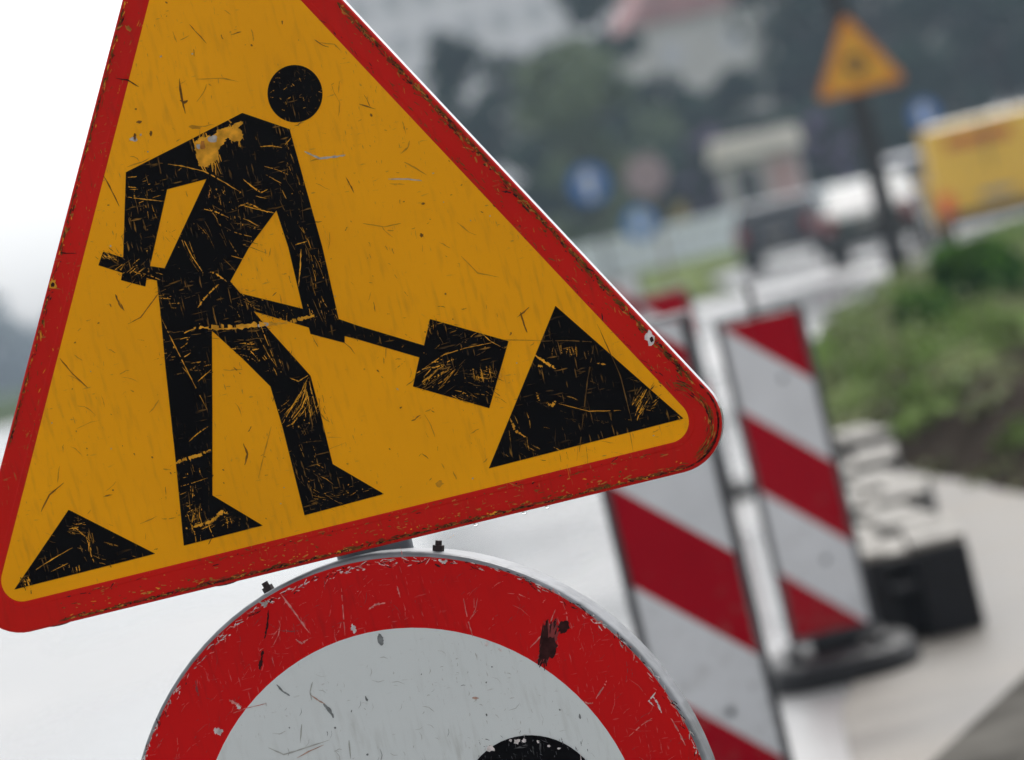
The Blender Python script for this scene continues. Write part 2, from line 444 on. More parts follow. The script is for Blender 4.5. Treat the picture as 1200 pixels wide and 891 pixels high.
def hatch(bm, c, length, ang, spread, n, width, z, mi, rg, var=.5):
    """a bundle of short roughly parallel scratches"""
    for _ in range(n):
        x = c[0] + rg.gauss(0, spread[0]); y = c[1] + rg.gauss(0, spread[1])
        a = ang + rg.gauss(0, .14); l = length * rg.uniform(1 - var, 1 + var) / 2
        bnd = rg.uniform(-.12, .12) * l
        stroke(bm, [(x - math.cos(a) * l, y - math.sin(a) * l), (x - math.sin(a) * bnd, y + math.cos(a) * bnd), (x + math.cos(a) * l, y + math.sin(a) * l)], width * rg.uniform(.3, 1.1), z + rg.random() * 5e-5, mi, rg, sub=4, jag=.6, brk=.28)

# ---- triangle
def lines_meet(a, b):
    (x1, y1), (x2, y2) = a; (x3, y3), (x4, y4) = b
    dn = (x1 - x2) * (y3 - y4) - (y1 - y2) * (x3 - x4)
    pa, pb = x1 * y2 - y1 * x2, x3 * y4 - y3 * x4
    return ((pa * (x3 - x4) - (x1 - x2) * pb) / dn, (pa * (y3 - y4) - (y1 - y2) * pb) / dn)
oL, oB, oR = ((143, 0), (7, 520)), ((75, 731), (805, 553)), ((401, 0), (817, 443))
iL, iB, iR = ((175, 0), (21, 600)), ((37, 703), (787, 519)), ((352, 0), (798, 474.5))
outer = S([lines_meet(oL, oB), lines_meet(oB, oR), lines_meet(oR, oL)])
inner = S([lines_meet(iL, iB), lines_meet(iB, iR), lines_meet(iR, iL)])
SEG = 14
r_out, r_in = 58 * PX, 25 * PX
o_ring = lambda d: rounded(inset_poly(outer, d), max(.004, r_out - d), SEG)
i_ring = lambda d: rounded(inset_poly(inner, d), max(.004, r_in - d), SEG)

tri = empty('road_works_sign'); frame(tri)
tag(tri, 'scratched yellow triangular sign with red border and black figure shovelling', 'road sign')
bm = bmesh.new()
fi = .0026
loft(bm, [(o_ring(0), -fi), (o_ring(0), -.018), (o_ring(.012), -.019), (o_ring(.012), -.004)], cap_last=True)
obj('edge_rim', bm, M['edge'], tri, smooth=False)
rg = random.Random(21)
# yellow field with its faint dark scratches
bm = bmesh.new(); fill(bm, [i_ring(0)], 0.0)
cx0, cy0 = 300, 420
def in_tri(x, y, mrg=12):
    return x > 175 - .2567 * y + mrg and y < 712 - .2453 * x - mrg and x < 352 + .938 * y - mrg and y > -200
for _ in range(420):
    x, y = rg.uniform(10, 800), rg.uniform(-120, 690)
    if not in_tri(x, y): continue
    a = rg.choice([rg.uniform(1.1, 1.7), rg.uniform(-.5, .3), rg.uniform(0, 3.14)])
    l = rg.choice([4, 6, 8, 12, 18, 26]) * rg.uniform(.6, 1.2)
    q = [(x, y)]
    for _k in range(3):
        a += rg.gauss(0, .22); q.append((q[-1][0] + math.cos(a) * l / 3, q[-1][1] + math.sin(a) * l / 3))
    if not in_tri(*q[-1]): continue
    stroke(bm, q, rg.uniform(.6, 1.5), .0003 + rg.random() * 1e-4, rg.choice([1, 3, 3, 3]), rg, sub=2, jag=.5)
for _ in range(240):
    x, y = rg.uniform(10, 800), rg.uniform(-120, 690)
    if in_tri(x, y): blot(bm, (x, y), rg.uniform(.5, 1.3), rg.uniform(.5, 1.6), rg.uniform(0, 3), .0003, rg.choice([1, 1, 3, 2, 4]), rg, 7)
special = [([(210, 92), (213, 115), (217, 133)], 2.2, 1), ([(211, 118), (216, 120), (220, 118)], 3, 1), ([(160, 144), (166, 142)], 3.2, 1), ([(121, 205), (128, 218), (140, 242)], 1.6, 1),
           ([(135, 345), (140, 356), (146, 364)], 2.4, 1), ([(70, 420), (85, 438), (103, 455)], 1.2, 1), ([(48, 600), (58, 580), (75, 566)], 1.5, 1), ([(357, 178), (375, 186), (392, 184), (405, 182)], 2.6, 4),
           ([(230, 93), (262, 92), (280, 96)], 1.2, 3), ([(400, 60), (392, 52), (372, 50)], 1.2, 3), ([(285, 520), (290, 532), (287, 545)], 2.4, 1), ([(318, 500), (310, 530), (303, 560)], 1.2, 3),
           ([(610, 366), (614, 380), (618, 390)], 2.0, 1), ([(606, 372), (614, 366), (620, 360)], 1.4, 1), ([(470, 180), (478, 173), (480, 165)], 1.6, 3), ([(455, 210), (478, 210), (495, 212)], 1.4, 4),
           ([(421, 122), (440, 128)], 1.2, 1), ([(474, 190), (485, 196), (500, 205)], 1.6, 3), ([(425, 262), (450, 266), (470, 262)], 1.4, 3), ([(540, 300), (560, 320), (585, 325)], 1.2, 3), ([(150, 380), (165, 372), (180, 352), (190, 338)], 1.0, 1),
           ([(690, 400), (684, 450), (676, 540)], 1.0, 3), ([(720, 420), (732, 470), (742, 530)], 1.2, 3), ([(560, 398), (620, 399), (700, 400)], 1.0, 3)]
for q, wd, mi in special: stroke(bm, q, wd, .00035, mi, rg, jag=.45)
for c, rx, ry, mi in [((157, 163), 4, 3, 4), ((158, 160), 2, 4, 1), ((494, 276), 2.2, 2.2, 1), ((496, 239), 2, 2, 1), ((515, 567), 5, 4, 3), ((177, 157), 1.5, 3, 1), ((435, 135), 1.8, 1.5, 1), ((230, 149), 7, 2, 3), ((516, 441), 2, 4, 2)]:
    blot(bm, c, rx, ry, 0, .00038, mi, rg, 12, .4)
obj('yellow_field', bm, [M['yellow'], M['brown_chip'], M['yellow_chip'], M['soft_scuff'], M['grey_chip']], tri, normals=False)
# red border: one embossed ring plus its chips
bm = bmesh.new()
loft(bm, [(i_ring(0), 0), (i_ring(-.0012), .0007), (i_ring(-.0055), .0008), (i_ring(-.0068), .0002), (o_ring(fi + .0035), .0002), (o_ring(fi), 0), (o_ring(fi * .4), -fi * .25), (o_ring(.0008), -fi * .6), (o_ring(0), -fi)])
def edge_pt(line, t, off):
    (x1, y1), (x2, y2) = line; l = math.hypot(x2 - x1, y2 - y1); nx, ny = -(y2 - y1) / l, (x2 - x1) / l
    return x1 + (x2 - x1) * t + nx * off, y1 + (y2 - y1) * t + ny * off, math.atan2(y2 - y1, x2 - x1)
def border_wear(line, s_in, t0, t1, n, offs, mis, wr=(1, 3), lr=(4, 16)):
    for _ in range(n):
        t = rg.uniform(t0, t1); off = max(4.5, rg.gauss(*offs)) * s_in
        x, y, a = edge_pt(line, t, off); a += rg.gauss(0, .25)
        l = rg.uniform(*lr) / 2 * rg.choice([.15, .25, .4, .6])
        blot(bm, (x, y), l, rg.uniform(*wr) * .42, a, .0011 + rg.random() * 3e-4, rg.choice(mis), rg, 11, .55)
for ln, sg, n_, of in ((oB, -1, 300, 3.2), (oR, 1, 240, 4.2), (oL, -1, 80, 1.8)):
    for _ in range(n_):
        x, y, a = edge_pt(ln, rg.uniform(0, 1), sg * max(4.2, rg.gauss(of + 2, 1.5))); blot(bm, (x, y), rg.uniform(1.5, 6), rg.uniform(.4, 1.2), a + rg.gauss(0, .06), .0009 + rg.random() * 2e-4, rg.choice([6, 6, 6, 2]), rg, 13, .4)
border_wear(oB, -1, 0, 1.0, 420, (3.5, 1.6), [2, 3, 3, 2, 1], (.8, 2.6), (4, 18))
border_wear(oB, -1, 0, 1.0, 200, (11, 5), [1, 1, 2, 4], (.8, 2.4), (4, 14))
border_wear(oB, -1, .0, .95, 110, (20, 7), [1, 1, 2], (.6, 1.5), (3, 12))
border_wear(oB, -1, 0, .98, 110, (30, 2), [2, 3, 1], (.7, 1.8), (4, 18))
border_wear(oR, 1, 0, 1.0, 420, (6.5, 2.6), [2, 2, 3, 1], (.9, 3.0), (5, 22))
border_wear(oR, 1, .0, 1, 80, (19, 7), [1, 2, 2], (.6, 1.5), (4, 18))
border_wear(oR, 1, .0, 1, 80, (31, 2.5), [2, 3], (.7, 1.6), (4, 18))
border_wear(oL, -1, 0, 1, 200, (5, 1.8), [2, 3, 2, 1, 4], (.7, 2.0), (4, 18))
border_wear(oL, -1, 0, 1, 60, (26, 3), [1, 4, 2], (.5, 1.2), (3, 12))
border_wear(oL, -1, 0, 1, 50, (16, 6), [1, 2], (.5, 1.1), (3, 10))
for k in range(120):                       # worn round the right-hand corner
    t = rg.uniform(-1.2, 1.2); q = min(50, rg.gauss(46, 3)); x = 788 + q * math.cos(t - .25); y = 494 + q * math.sin(t - .1); a = t + 1.4
    l = rg.uniform(2, 7)
    stroke(bm, [(x - math.cos(a) * l, y - math.sin(a) * l), (x + math.cos(a) * l, y + math.sin(a) * l)], rg.uniform(.5, 1.3), .0011 + rg.random() * 2e-4, rg.choice([2, 2, 3, 1]), rg, sub=3, jag=.6)
for k in range(70):                        # scuffs, plus the corner flange's shade painted on as dark blots
    t = rg.uniform(-.95, 1.25); x = 786.5 + 55.5 * math.cos(t); y = 495.5 + 55.5 * math.sin(t)
    blot(bm, (x, y), rg.uniform(1.5, 5), rg.uniform(.5, 1.3), t + 1.57, -.0004 + .0016, rg.choice([3, 3, 6]), rg, 11, .4)
blot(bm, (762, 396), 5.5, 8.5, -.3, .0014, 5, rg, 14, .3); blot(bm, (764, 398), 2, 3.5, -.3, .0016, 3, rg, 10, .4)
blot(bm, (62, 334), 5, 4.5, .3, .0014, 4, rg, 12, .3); blot(bm, (62, 334), 2.4, 2.6, .3, .0016, 3, rg, 10, .3)
blot(bm, (151, 34), 5, 2.5, .8, .0014, 1, rg, 12, .4)
stroke(bm, [(136, 92), (150, 94), (163, 102)], 1.4, .0014, 3, rg); stroke(bm, [(71, 296), (78, 297), (90, 297)], 1.3, .0014, 3, rg); stroke(bm, [(61, 337), (72, 339)], 1.2, .0014, 1, rg)
obj('red_border', bm, [M['red'], M['orange_chip'], M['brown_chip'], M['dark_scuff'], M['yellow_chip'], M['pale_chip'], mat('grime on red', (.17, .028, .012), .6, var=.4, scale=60, spec=.06)], tri, normals=False)

# black figure
body = [(284, 132.5), (339.5, 151.5), (359, 222), (378, 290), (397, 374), (420, 382), (497, 405), (504, 374), (596, 400), (573.5, 478.5), (484, 453), (491.5, 419), (420, 398), (404, 394), (404, 402), (364, 391.5), (362, 384),
        (297.5, 365), (315, 386), (364, 440.5), (377, 490), (390, 544), (450, 579), (357, 604), (331, 500), (317, 453), (285, 421), (251, 390), (248.5, 388), (249, 480), (249, 580.6), (308, 616), (215.6, 639.5), (205, 530), (194, 430), (189, 374), (184, 329), (172, 326), (170.5, 336),
        (142, 328.5), (143.5, 320), (115.5, 311), (121, 295), (144.5, 302), (147.7, 202), (215, 168)]
hole1 = [(196, 222), (242, 210), (193, 314.5), (176, 312)]
hole2 = [(324, 247), (338, 290), (355, 362), (282, 344), (270, 330), (292, 290)]
ZB, ZS = .0006, .0010
fig = bmesh.new()
fill(fig, [S(body), S(hole1), S(hole2)], ZB)
y = 1
def H(c, l, a, sp, n, wd=1.3, mi=1):
    if n == 1: hatch(fig, c, l * .8, a, sp, 1, wd * .6, ZS, rg.choice([mi, 5, 5]), rg)
    else:
        hatch(fig, c, l * .8, a, sp, max(1, int(n * .5)), wd * .6, ZS, mi, rg)
        hatch(fig, c, l, a, (sp[0] * 1.3, sp[1] * 1.3), int(n * .6), wd * .55, ZS, 5, rg)
        for _q in range(int(n * .7)): blot(fig, (c[0] + rg.gauss(0, sp[0]), c[1] + rg.gauss(0, sp[1])), rg.uniform(.3, 1.1), rg.uniform(.3, .9), a, ZS + .0001, rg.choice([1, 5, 5]), rg, 6, .5)
def K(pts, wd, mi=1): stroke(fig, pts, wd * .58 if wd < 4 else wd * .85, ZS + rg.random() * 1e-4, mi, rg, jag=.65, sub=9, brk=.12)
# the rubbed patch on the shoulder
for c, rx, ry, a in [((244, 178), 12, 15, .1), ((241, 170), 13, 10, -.3), ((262, 157), 12, 7, -.45), ((276, 158), 9, 8, -.2), ((278, 147), 8, 3, -.5), ((240, 190), 8, 6, 0), ((250, 168), 16, 9, -.4)]:
    blot(fig, c, rx, ry, a, ZS + .0001 + rg.random() * 1e-4, 1, rg, 34, .16)
hatch(fig, (245, 178), 30, 1.35, (9, 5), 30, 2.0, ZS, 1, rg)
hatch(fig, (272, 156), 16, 1.2, (7, 4), 14, 1.8, ZS, 1, rg)
blot(fig, (250, 163), 6, 4, .3, ZS + .0004, 3, rg, 14, .3); blot(fig, (238, 170), 3, 5, 0, ZS + .0004, 4, rg, 12, .3); blot(fig, (233, 172), 2, 4, 0, ZS + .00045, 3, rg, 10, .4)
# head
for _ in range(46):
    t, q = rg.uniform(0, 6.28), 31 * math.sqrt(rg.random()); H((346 + q * math.cos(t), 110 + q * math.sin(t)), rg.uniform(2, 8), rg.choice([.2, .9, 1.4, -.6]), (1, 1), 1, 1.1)
# long scratches traced by eye
K([(188, 191), (215, 195), (240, 201), (262, 213), (281, 225)], 2.0); K([(281, 225), (283, 226)], 3.0)
K([(305, 172), (318, 171), (331, 173)], 1.8); K([(285, 210), (296, 219), (306, 226), (314, 222)], 2.2); K([(334, 170), (343, 160)], 1.2)
K([(282, 240), (300, 245), (322, 250)], 1.8); K([(280, 242), (290, 238), (303, 243)], 1.6); K([(238, 245), (252, 248), (268, 255)], 2.4); K([(310, 195), (325, 199), (338, 205)], 1.2); K([(312, 205), (330, 215)], 1.2)
K([(150, 208), (162, 207)], 1.3); K([(150, 219), (160, 220)], 1.5); K([(150, 231), (172, 234), (193, 236)], 1.5); K([(152, 222), (162, 222)], 1)
K([(232, 361), (238, 352), (247, 342), (257, 333)], 3.2); K([(246, 318), (255, 322), (266, 330)], 3.2); K([(215, 280), (225, 300), (237, 318)], 1.6); K([(222, 283), (230, 306)], 1.2)
K([(228, 384), (250, 384), (280, 382.5), (312, 380), (324, 379)], 5.5); K([(240, 386), (275, 385), (300, 382)], 2.6); K([(318, 381), (340, 377), (356, 373), (369, 370)], 4.0); K([(300, 382), (318, 379)], 4, 3)
K([(190, 374), (200, 395), (215, 425), (230, 455), (243, 480)], 1.5); K([(214, 430), (226, 445)], 1.2)
K([(205, 543), (215, 539), (232, 534), (248, 527)], 4.0); K([(222, 517), (232, 508), (244, 500)], 2.0); K([(232, 447), (240, 440), (248, 433)], 1.6); K([(212, 570), (226, 566), (244, 560)], 1.2)
K([(353, 292), (352, 316), (350, 336)], 2.4); K([(346, 287), (360, 283)], 2.0)
K([(306, 382), (315, 405), (324, 428)], 1.4); K([(300, 388), (316, 418), (325, 430)], 1.0)
for a in [((331, 497), (345, 472), (362, 442)), ((340, 480), (352, 462), (360, 445)), ((333, 486), (348, 470), (358, 455)), ((352, 476), (357, 460), (360, 446)), ((343, 492), (354, 478), (361, 462)), ((362, 445), (366, 462), (372, 485)), ((358, 452), (362, 470), (365, 492)), ((340, 443), (350, 447), (361, 440)), ((336, 500), (344, 496), (352, 484))]: K(list(a), 1.7)
H((345, 480), 26, -.95, (10, 8), 16, 1.2); H((362, 475), 26, 1.35, (6, 10), 10, 1.1)
H((200, 350), 14, -.05, (9, 9), 9, 1.2); H((220, 400), 16, -.2, (8, 8), 9, 1.6); H((230, 430), 16, -.15, (10, 4), 8, 1.9); H((195, 410), 10, 0, (4, 12), 8, 1.2)
H((288, 408), 14, .1, (8, 5), 10, 2.0); H((300, 418), 12, .9, (8, 6), 8, 1.8); H((322, 430), 12, 1.2, (7, 7), 8, 1.2)
H((240, 290), 24, 1.1, (25, 28), 22, 1.0); H((290, 270), 24, .3, (18, 20), 14, 1.2); H((265, 240), 14, 1.4, (10, 10), 10, 1.2); H((250, 230), 9, 1.3, (5, 5), 7, 2.2, 4)
H((345, 250), 26, 1.2, (9, 35), 16, 1.1); H((370, 310), 26, 1.35, (7, 30), 16, 1.1); H((385, 365), 14, 1.3, (8, 10), 8, 1.2); H((165, 260), 20, 1.4, (10, 30), 10, .8); H((170, 222), 10, -.3, (8, 8), 8, 1.4)
H((133, 303), 14, .7, (6, 4), 12, 2.2); H((152, 316), 14, -.7, (6, 6), 16, 1.6); H((178, 320), 14, .1, (10, 4), 8, 1.2)
H((228, 600), 22, 1.45, (9, 14), 24, 1.3); H((222, 585), 14, -.4, (8, 10), 10, 1.2); K([(226, 618), (240, 614), (252, 608), (260, 600), (268, 602)], 4.5); H((245, 612), 12, -.6, (10, 5), 14, 1.8); H((275, 612), 10, 1.4, (8, 4), 6, 1.4); H((222, 550), 18, 1.3, (10, 10), 8, 1.0)
H((372, 560), 16, .6, (8, 14), 12, 1.0); H((385, 585), 14, .3, (14, 6), 10, 1.0); H((352, 520), 16, 1.2, (8, 15), 10, 1.0); H((415, 575), 12, -.3, (10, 4), 6, 1.0)
H((320, 370), 14, 1.2, (14, 5), 12, 1.2); H((300, 358), 18, .4, (10, 4), 8, 1.2); H((440, 394), 8, 1.0, (20, 4), 6, 1.0)
# blade of the shovel
K([(497, 432), (520, 416), (545, 408), (580, 401)], 1.2); K([(560, 386), (575, 400), (590, 408)], 1.2); K([(512, 380), (530, 375)], 1)
H((512, 440), 30, -.75, (11, 6), 26, 1.7); H((520, 428), 12, -.2, (6, 4), 10, 2.4); H((570, 438), 10, 1.4, (11, 4), 26, 1.6); H((570, 447), 16, .25, (9, 5), 14, 1.2); H((550, 466), 14, .4, (20, 4), 16, 1.2); H((505, 385), 12, 1.3, (3, 6), 8, 1.2); H((545, 400), 14, -.5, (20, 10), 12, .9)
for _ in range(130):
    x, yy = rg.uniform(120, 590), rg.uniform(135, 635)
    H((x, yy), rg.uniform(2, 9), rg.choice([0, 1.3, 1.5, .7, -.6]), (1, 1), 1, rg.uniform(.5, 1.1))
# nothing may stick out past the black shapes: a chip over the yellow shows its own yellow
obj('digging_figure', fig, [M['black'], M['yellow_chip'], M['brown_chip'], M['grey_chip'], M['orange_chip'], M['faint_chip']], tri, normals=False)
bm = bmesh.new()
c = to_sign(345.8, 110); rr = 32.8 * PX
fill(bm, [[Vector((c.x + rr * math.cos(t), c.y + rr * 1.02 * math.sin(t))) for t in [2 * math.pi * i / 48 for i in range(48)]]], ZB)
obj('figure_head', bm, M['black'], tri, normals=False)
def mound(pts, spec):
    b = bmesh.new(); fill(b, [S(pts)], ZB)
    for kind, *a in spec:
        if kind == 'k': stroke(b, a[0], a[1] * .75, ZS + rg.random() * 1e-4, a[2] if len(a) > 2 else 1, rg, jag=.6, sub=9, brk=.12)
        else:
            c_, l_, an, sp, n_, w_ = a; hatch(b, c_, l_, an, sp, max(2, int(n_ * .6)), w_ * .65, ZS, 1, rg); hatch(b, c_, l_, an, (sp[0] * 1.3, sp[1] * 1.3), int(n_ * .7), w_ * .6, ZS, 5, rg)
    obj('mound', b, [M['black'], M['yellow_chip'], M['brown_chip'], M['grey_chip'], M['faint_chip'], M['faint_chip']], tri, normals=False)
mound([(651, 358.6), (801, 490.6), (573, 549)], [('k', [(627, 416), (638, 424), (651, 432)], 4), ('k', [(629, 428), (636, 430)], 3.6), ('k', [(598, 490), (604, 505), (616, 512)], 3.4), ('k', [(641, 472), (647, 476), (652, 468)], 4), ('k', [(629, 460), (632, 470)], 2.4),
       ('k', [(633, 400), (665, 399), (697, 401)], 1.2, 4), ('k', [(696, 405), (688, 450), (679, 530)], 1.4, 4), ('k', [(700, 380), (727, 440), (742, 500)], 1.2, 4), ('k', [(655, 473), (690, 482), (728, 481)], 1.2),
       ('h', (752, 474), 16, -1.1, (5, 5), 22, 2.0), ('h', (668, 412), 8, 1.4, (12, 2), 16, 1.5), ('k', [(700, 426), (710, 427)], 2.5), ('h', (770, 472), 10, -.7, (3, 3), 5, 1.6), ('h', (640, 510), 22, 1.4, (40, 16), 10, .9), ('h', (700, 490), 12, .3, (50, 20), 14, .9), ('h', (625, 530), 9, .6, (18, 4), 7, 1.4), ('h', (795, 490), 3, 1, (1, 1), 3, 2)])
mound([(80.6, 597.5), (182, 649), (17, 691)], [('k', [(42, 668), (62, 655), (85, 642)], 1.2), ('k', [(60, 670), (80, 660)], 1.0), ('k', [(88, 618), (97, 626), (106, 634)], 1.6), ('h', (90, 622), 12, .1, (5, 5), 12, 2.0), ('h', (106, 640), 16, 1.4, (4, 6), 8, 1.8), ('h', (30, 682), 7, 1.2, (4, 3), 10, 3.0), ('h', (90, 668), 7, 1.4, (6, 3), 6, 1.6), ('h', (110, 650), 14, .4, (25, 12), 14, 1.0)])
# drops hanging from the lower edge
for x in (613, 640, 556, 262, 66):
    px = x; py = 731 - .2438 * (x - 75) + (3 if x > 500 else 0)
    c = to_sign(px, py); b = bmesh.new(); bmesh.ops.create_uvsphere(b, u_segments=12, v_segments=8, radius=.0028 if x > 500 else .0045)
    for v in b.verts: v.co = Vector((v.co.x * (1 if x > 500 else 3.2), v.co.y * (.9 if x > 500 else .6), v.co.z * .8)) + Vector((c.x, c.y + .001, -.010))
    obj('water_drop' if x > 500 else 'edge_dent', b, M['water'] if x > 500 else M['dkmetal'], tri, smooth=True)
# pole and clamps behind
pole_c = to_sign(404, 640)
b = bmesh.new(); zl = -P0.z
cyl(b, (pole_c.x, .35, -.062), (pole_c.x, zl, -.062), .025, n=24)
obj('pole', b, M['pole'], tri, smooth=False)
b = bmesh.new(); box(b, (pole_c.x, zl + .04, -.062), (.5, .08, .4), .015); obj('base', b, M['rubber'], tri)
for dy in (-.18, .1):
    b = bmesh.new(); box(b, (pole_c.x, dy, -.028), (.16, .04, .008), .002); cyl(b, (pole_c.x, dy - .02, -.062), (pole_c.x, dy + .02, -.062), .029, n=24); obj('clamp', b, M['pole'], tri)

# ---- round sign hanging under it
CC = (495, 1007)
cdisc = to_sign(*CC)
disc_o = P0 + T * cdisc.x + ZU * cdisc.y
disc = empty('prohibition_sign'); disc.matrix_world = Matrix.Translation(disc_o) @ Matrix.Rotation(R(-4), 4, 'Z') @ SM
tag(disc, 'round white sign with a wide scratched red ring and grey metal rim', 'road sign')
RF = 359 * PX
def circ(r, n=96): return [Vector((r * math.cos(2 * math.pi * i / n), r * math.sin(2 * math.pi * i / n))) for i in range(n)]
b = bmesh.new()
loft(b, [(circ(RF), 0), (circ(RF + .002), -.0006), (circ(RF + .0036), -.0022), (circ(RF + .0045), -.005), (circ(RF + .0047), -.009), (circ(RF + .0047), -.038), (circ(RF - .006), -.039), (circ(RF - .006), -.004)], cap_last=True)
obj('metal_rim', b, M['metal'], disc, smooth=False)
# strokes for this sign are traced in the same plane, then moved into the disc's own frame
_ts = to_sign
def to_sign(px, py): return _ts(px, py) - cdisc
RI = 275 * PX
b = bmesh.new(); fill(b, [circ(RI)], 0)
def in_disc(x, y, r0, r1): return r0 < math.hypot(x - 495, y - 1007) < r1
for _ in range(700):
    x, yy = rg.uniform(230, 760), rg.uniform(735, 1240)
    if not in_disc(x, yy, 0, 246): continue
    a = rg.choice([rg.uniform(1.1, 1.8), rg.uniform(-.6, .3), rg.uniform(0, 3.14)]); l = rg.choice([3, 4, 6, 10, 16])
    stroke(b, [(x, yy), (x + math.cos(a) * l * .5, yy + math.sin(a) * l * .5), (x + math.cos(a + .3) * l, yy + math.sin(a + .3) * l)], rg.uniform(.25, .7), .0003, rg.choice([1, 1, 1, 1, 2]), rg, sub=2)
for _ in range(140):
    x, yy = rg.uniform(230, 760), rg.uniform(735, 1240)
    if in_disc(x, yy, 0, 246): blot(b, (x, yy), rg.uniform(.5, 1.5), rg.uniform(.5, 1.8), rg.uniform(0, 3), .0003, rg.choice([1, 2, 2]), rg, 7)
for q, wd, mi in [([(445, 742), (446, 750), (448, 756)], 6, 2), ([(378, 826), (386, 834), (390, 842)], 4.5, 2), ([(322, 804), (330, 812), (338, 817)], 2.2, 2), ([(362, 815), (372, 822), (380, 826)], 1.5, 3), ([(346, 890), (360, 882), (378, 874)], 1.4, 3), ([(428, 816), (430, 822)], 3, 2),
                  ([(555, 817), (563, 817)], 2.6, 3), ([(352, 850), (350, 872)], 1.6, 1), ([(682, 834), (683, 840)], 2.4, 2), ([(408, 868), (410, 890)], 1.6, 1), ([(312, 878), (330, 886), (350, 880), (385, 868)], 1.6, 1), ([(365, 800), (362, 812), (364, 822)], 1.4, 1)]:
    stroke(b, q, wd, .0004, mi, rg, jag=.4)
obj('white_field', b, [M['white'], M['soft_white'] if 'soft_white' in M else mat('pale scuff', (.38, .38, .35), .6, var=.2, scale=100), mat('grey scuff', (.16, .17, .17), .6, var=.4, scale=100), mat('rust scuff', (.42, .26, .20), .6, var=.3, scale=100)], disc, normals=False)
b = bmesh.new()
loft(b, [(circ(RI), 0), (circ(RF), 0)])
for _ in range(300):
    t = rg.uniform(3.1, 6.35); q = 315 + rg.uniform(-37, 37); x, yy = 495 + q * math.cos(t), 1007 + q * math.sin(t)
    a = rg.choice([rg.uniform(1.2, 1.9), rg.uniform(-1.1, -.6), rg.uniform(0, 3.14)]); l = rg.choice([4, 6, 10, 16, 28])
    q2 = [(x, yy), (x + math.cos(a) * l * .5, yy + math.sin(a) * l * .5), (x + math.cos(a + .15) * l, yy + math.sin(a + .15) * l)]
    if all(in_disc(*p_, 279, 353) for p_ in q2): stroke(b, q2, rg.uniform(.25, .7), .0003 + rg.random() * 1e-4, rg.choice([1, 3, 3, 6, 6]), rg, sub=5, jag=.6, brk=.25)
for _ in range(420):
    t = rg.uniform(3.05, 6.4); q = 354 - abs(rg.gauss(0, 4)); x, yy = 495 + q * math.cos(t), 1007 + q * math.sin(t); a = t + 1.57 + rg.gauss(0, .35); l = rg.uniform(1, 5)
    stroke(b, [(x - math.cos(a) * l, yy - math.sin(a) * l), (x, yy), (x + math.cos(a) * l, yy + math.sin(a) * l)], rg.uniform(.5, 1.4), .0004 + rg.random() * 1e-4, rg.choice([1, 2, 2, 4, 4, 5]), rg, sub=3, jag=.6)
for q, wd, mi in [([(328, 697), (345, 720), (361, 742)], 2.6, 1), ([(432, 714), (440, 709), (452, 706)], 2.6, 1), ([(466, 686), (470, 700)], 1.8, 1), ([(654, 712), (645, 735), (624, 757)], 1.4, 1), ([(400, 690), (402, 720), (404, 745)], 1.2, 1), ([(545, 700), (550, 725), (556, 745)], 1.4, 1), ([(700, 818), (712, 800), (714, 795)], 1.6, 1),
                  ([(313, 716), (311, 736), (308, 750)], 2.6, 4), ([(306, 764), (304, 776), (302, 786)], 5, 4), ([(325, 740), (340, 741), (350, 740)], 1.5, 3), ([(265, 822), (272, 826), (280, 830)], 3.5, 1), ([(274, 828), (279, 833)], 4.5, 2), ([(246, 858), (252, 860), (257, 858)], 7, 2), ([(252, 855), (254, 864)], 4, 2),
                  ([(413, 732), (415, 742)], 5.5, 2), ([(411, 738), (418, 739)], 3.5, 2), ([(570, 752), (574, 754)], 5, 2), ([(586, 758), (590, 762)], 3, 2), ([(300, 706), (308, 710), (312, 706)], 6, 5), ([(515, 655), (522, 659), (526, 655)], 3.5, 2), ([(511, 660), (518, 664)], 2.5, 4), ([(768, 812), (774, 820), (779, 832)], 2.2, 2), ([(772, 808), (764, 818), (770, 824)], 1.6, 2),
                  ([(790, 838), (800, 855), (808, 872)], 2.0, 1), ([(685, 818), (692, 822), (699, 821)], 2, 1), ([(740, 860), (757, 845), (768, 838)], 1.2, 1), ([(270, 838), (285, 832), (310, 826)], 1.0, 1), ([(345, 750), (352, 755), (360, 750)], 2, 1), ([(225, 800), (227, 812), (229, 818)], 2.4, 3), ([(470, 640), (475, 660)], 1, 1)]:
    stroke(b, q, wd * .85, .0005, mi, rg, jag=.6, sub=8, brk=.1 if wd < 2.5 else 0)
for k in range(26):                          # the dark paint smudge, upper right of the ring
    stroke(b, [(637 + rg.gauss(0, 5) + 14, 728 + rg.gauss(0, 3)), (642 + rg.gauss(0, 5), 752 + rg.gauss(0, 3)), (638 + rg.gauss(0, 6), 772 + rg.gauss(0, 4))], rg.uniform(2, 5), .00055 + k * 4e-6, rg.choice([4, 3, 4]), rg)
blot(b, (646, 758), 13, 9, -1.1, .0007, 4, rg, 26, .2); blot(b, (664, 732), 8, 6, -.9, .0007, 4, rg, 20, .25)
obj('red_ring', b, [M['red_w'], M['pink_chip'], M['pale_chip'], mat('darker red', (.22, .012, .012), .5, var=.3, scale=100), M['dark_scuff'], M['grey_chip'], mat('faint red scratch', (.52, .06, .05), .5, var=.4, scale=100)], disc, normals=False)
b = bmesh.new()
def race(c0, c1, r):
    p0, p1 = to_sign(*c0), to_sign(*c1); a0 = math.atan2((p0 - p1).y, (p0 - p1).x)
    return [p0 + Vector((math.cos(a0 + t), math.sin(a0 + t))) * r for t in [-math.pi / 2 + math.pi * i / 28 for i in range(29)]] + [p1 + Vector((math.cos(a0 + t), math.sin(a0 + t))) * r for t in [math.pi / 2 + math.pi * i / 28 for i in range(29)]]
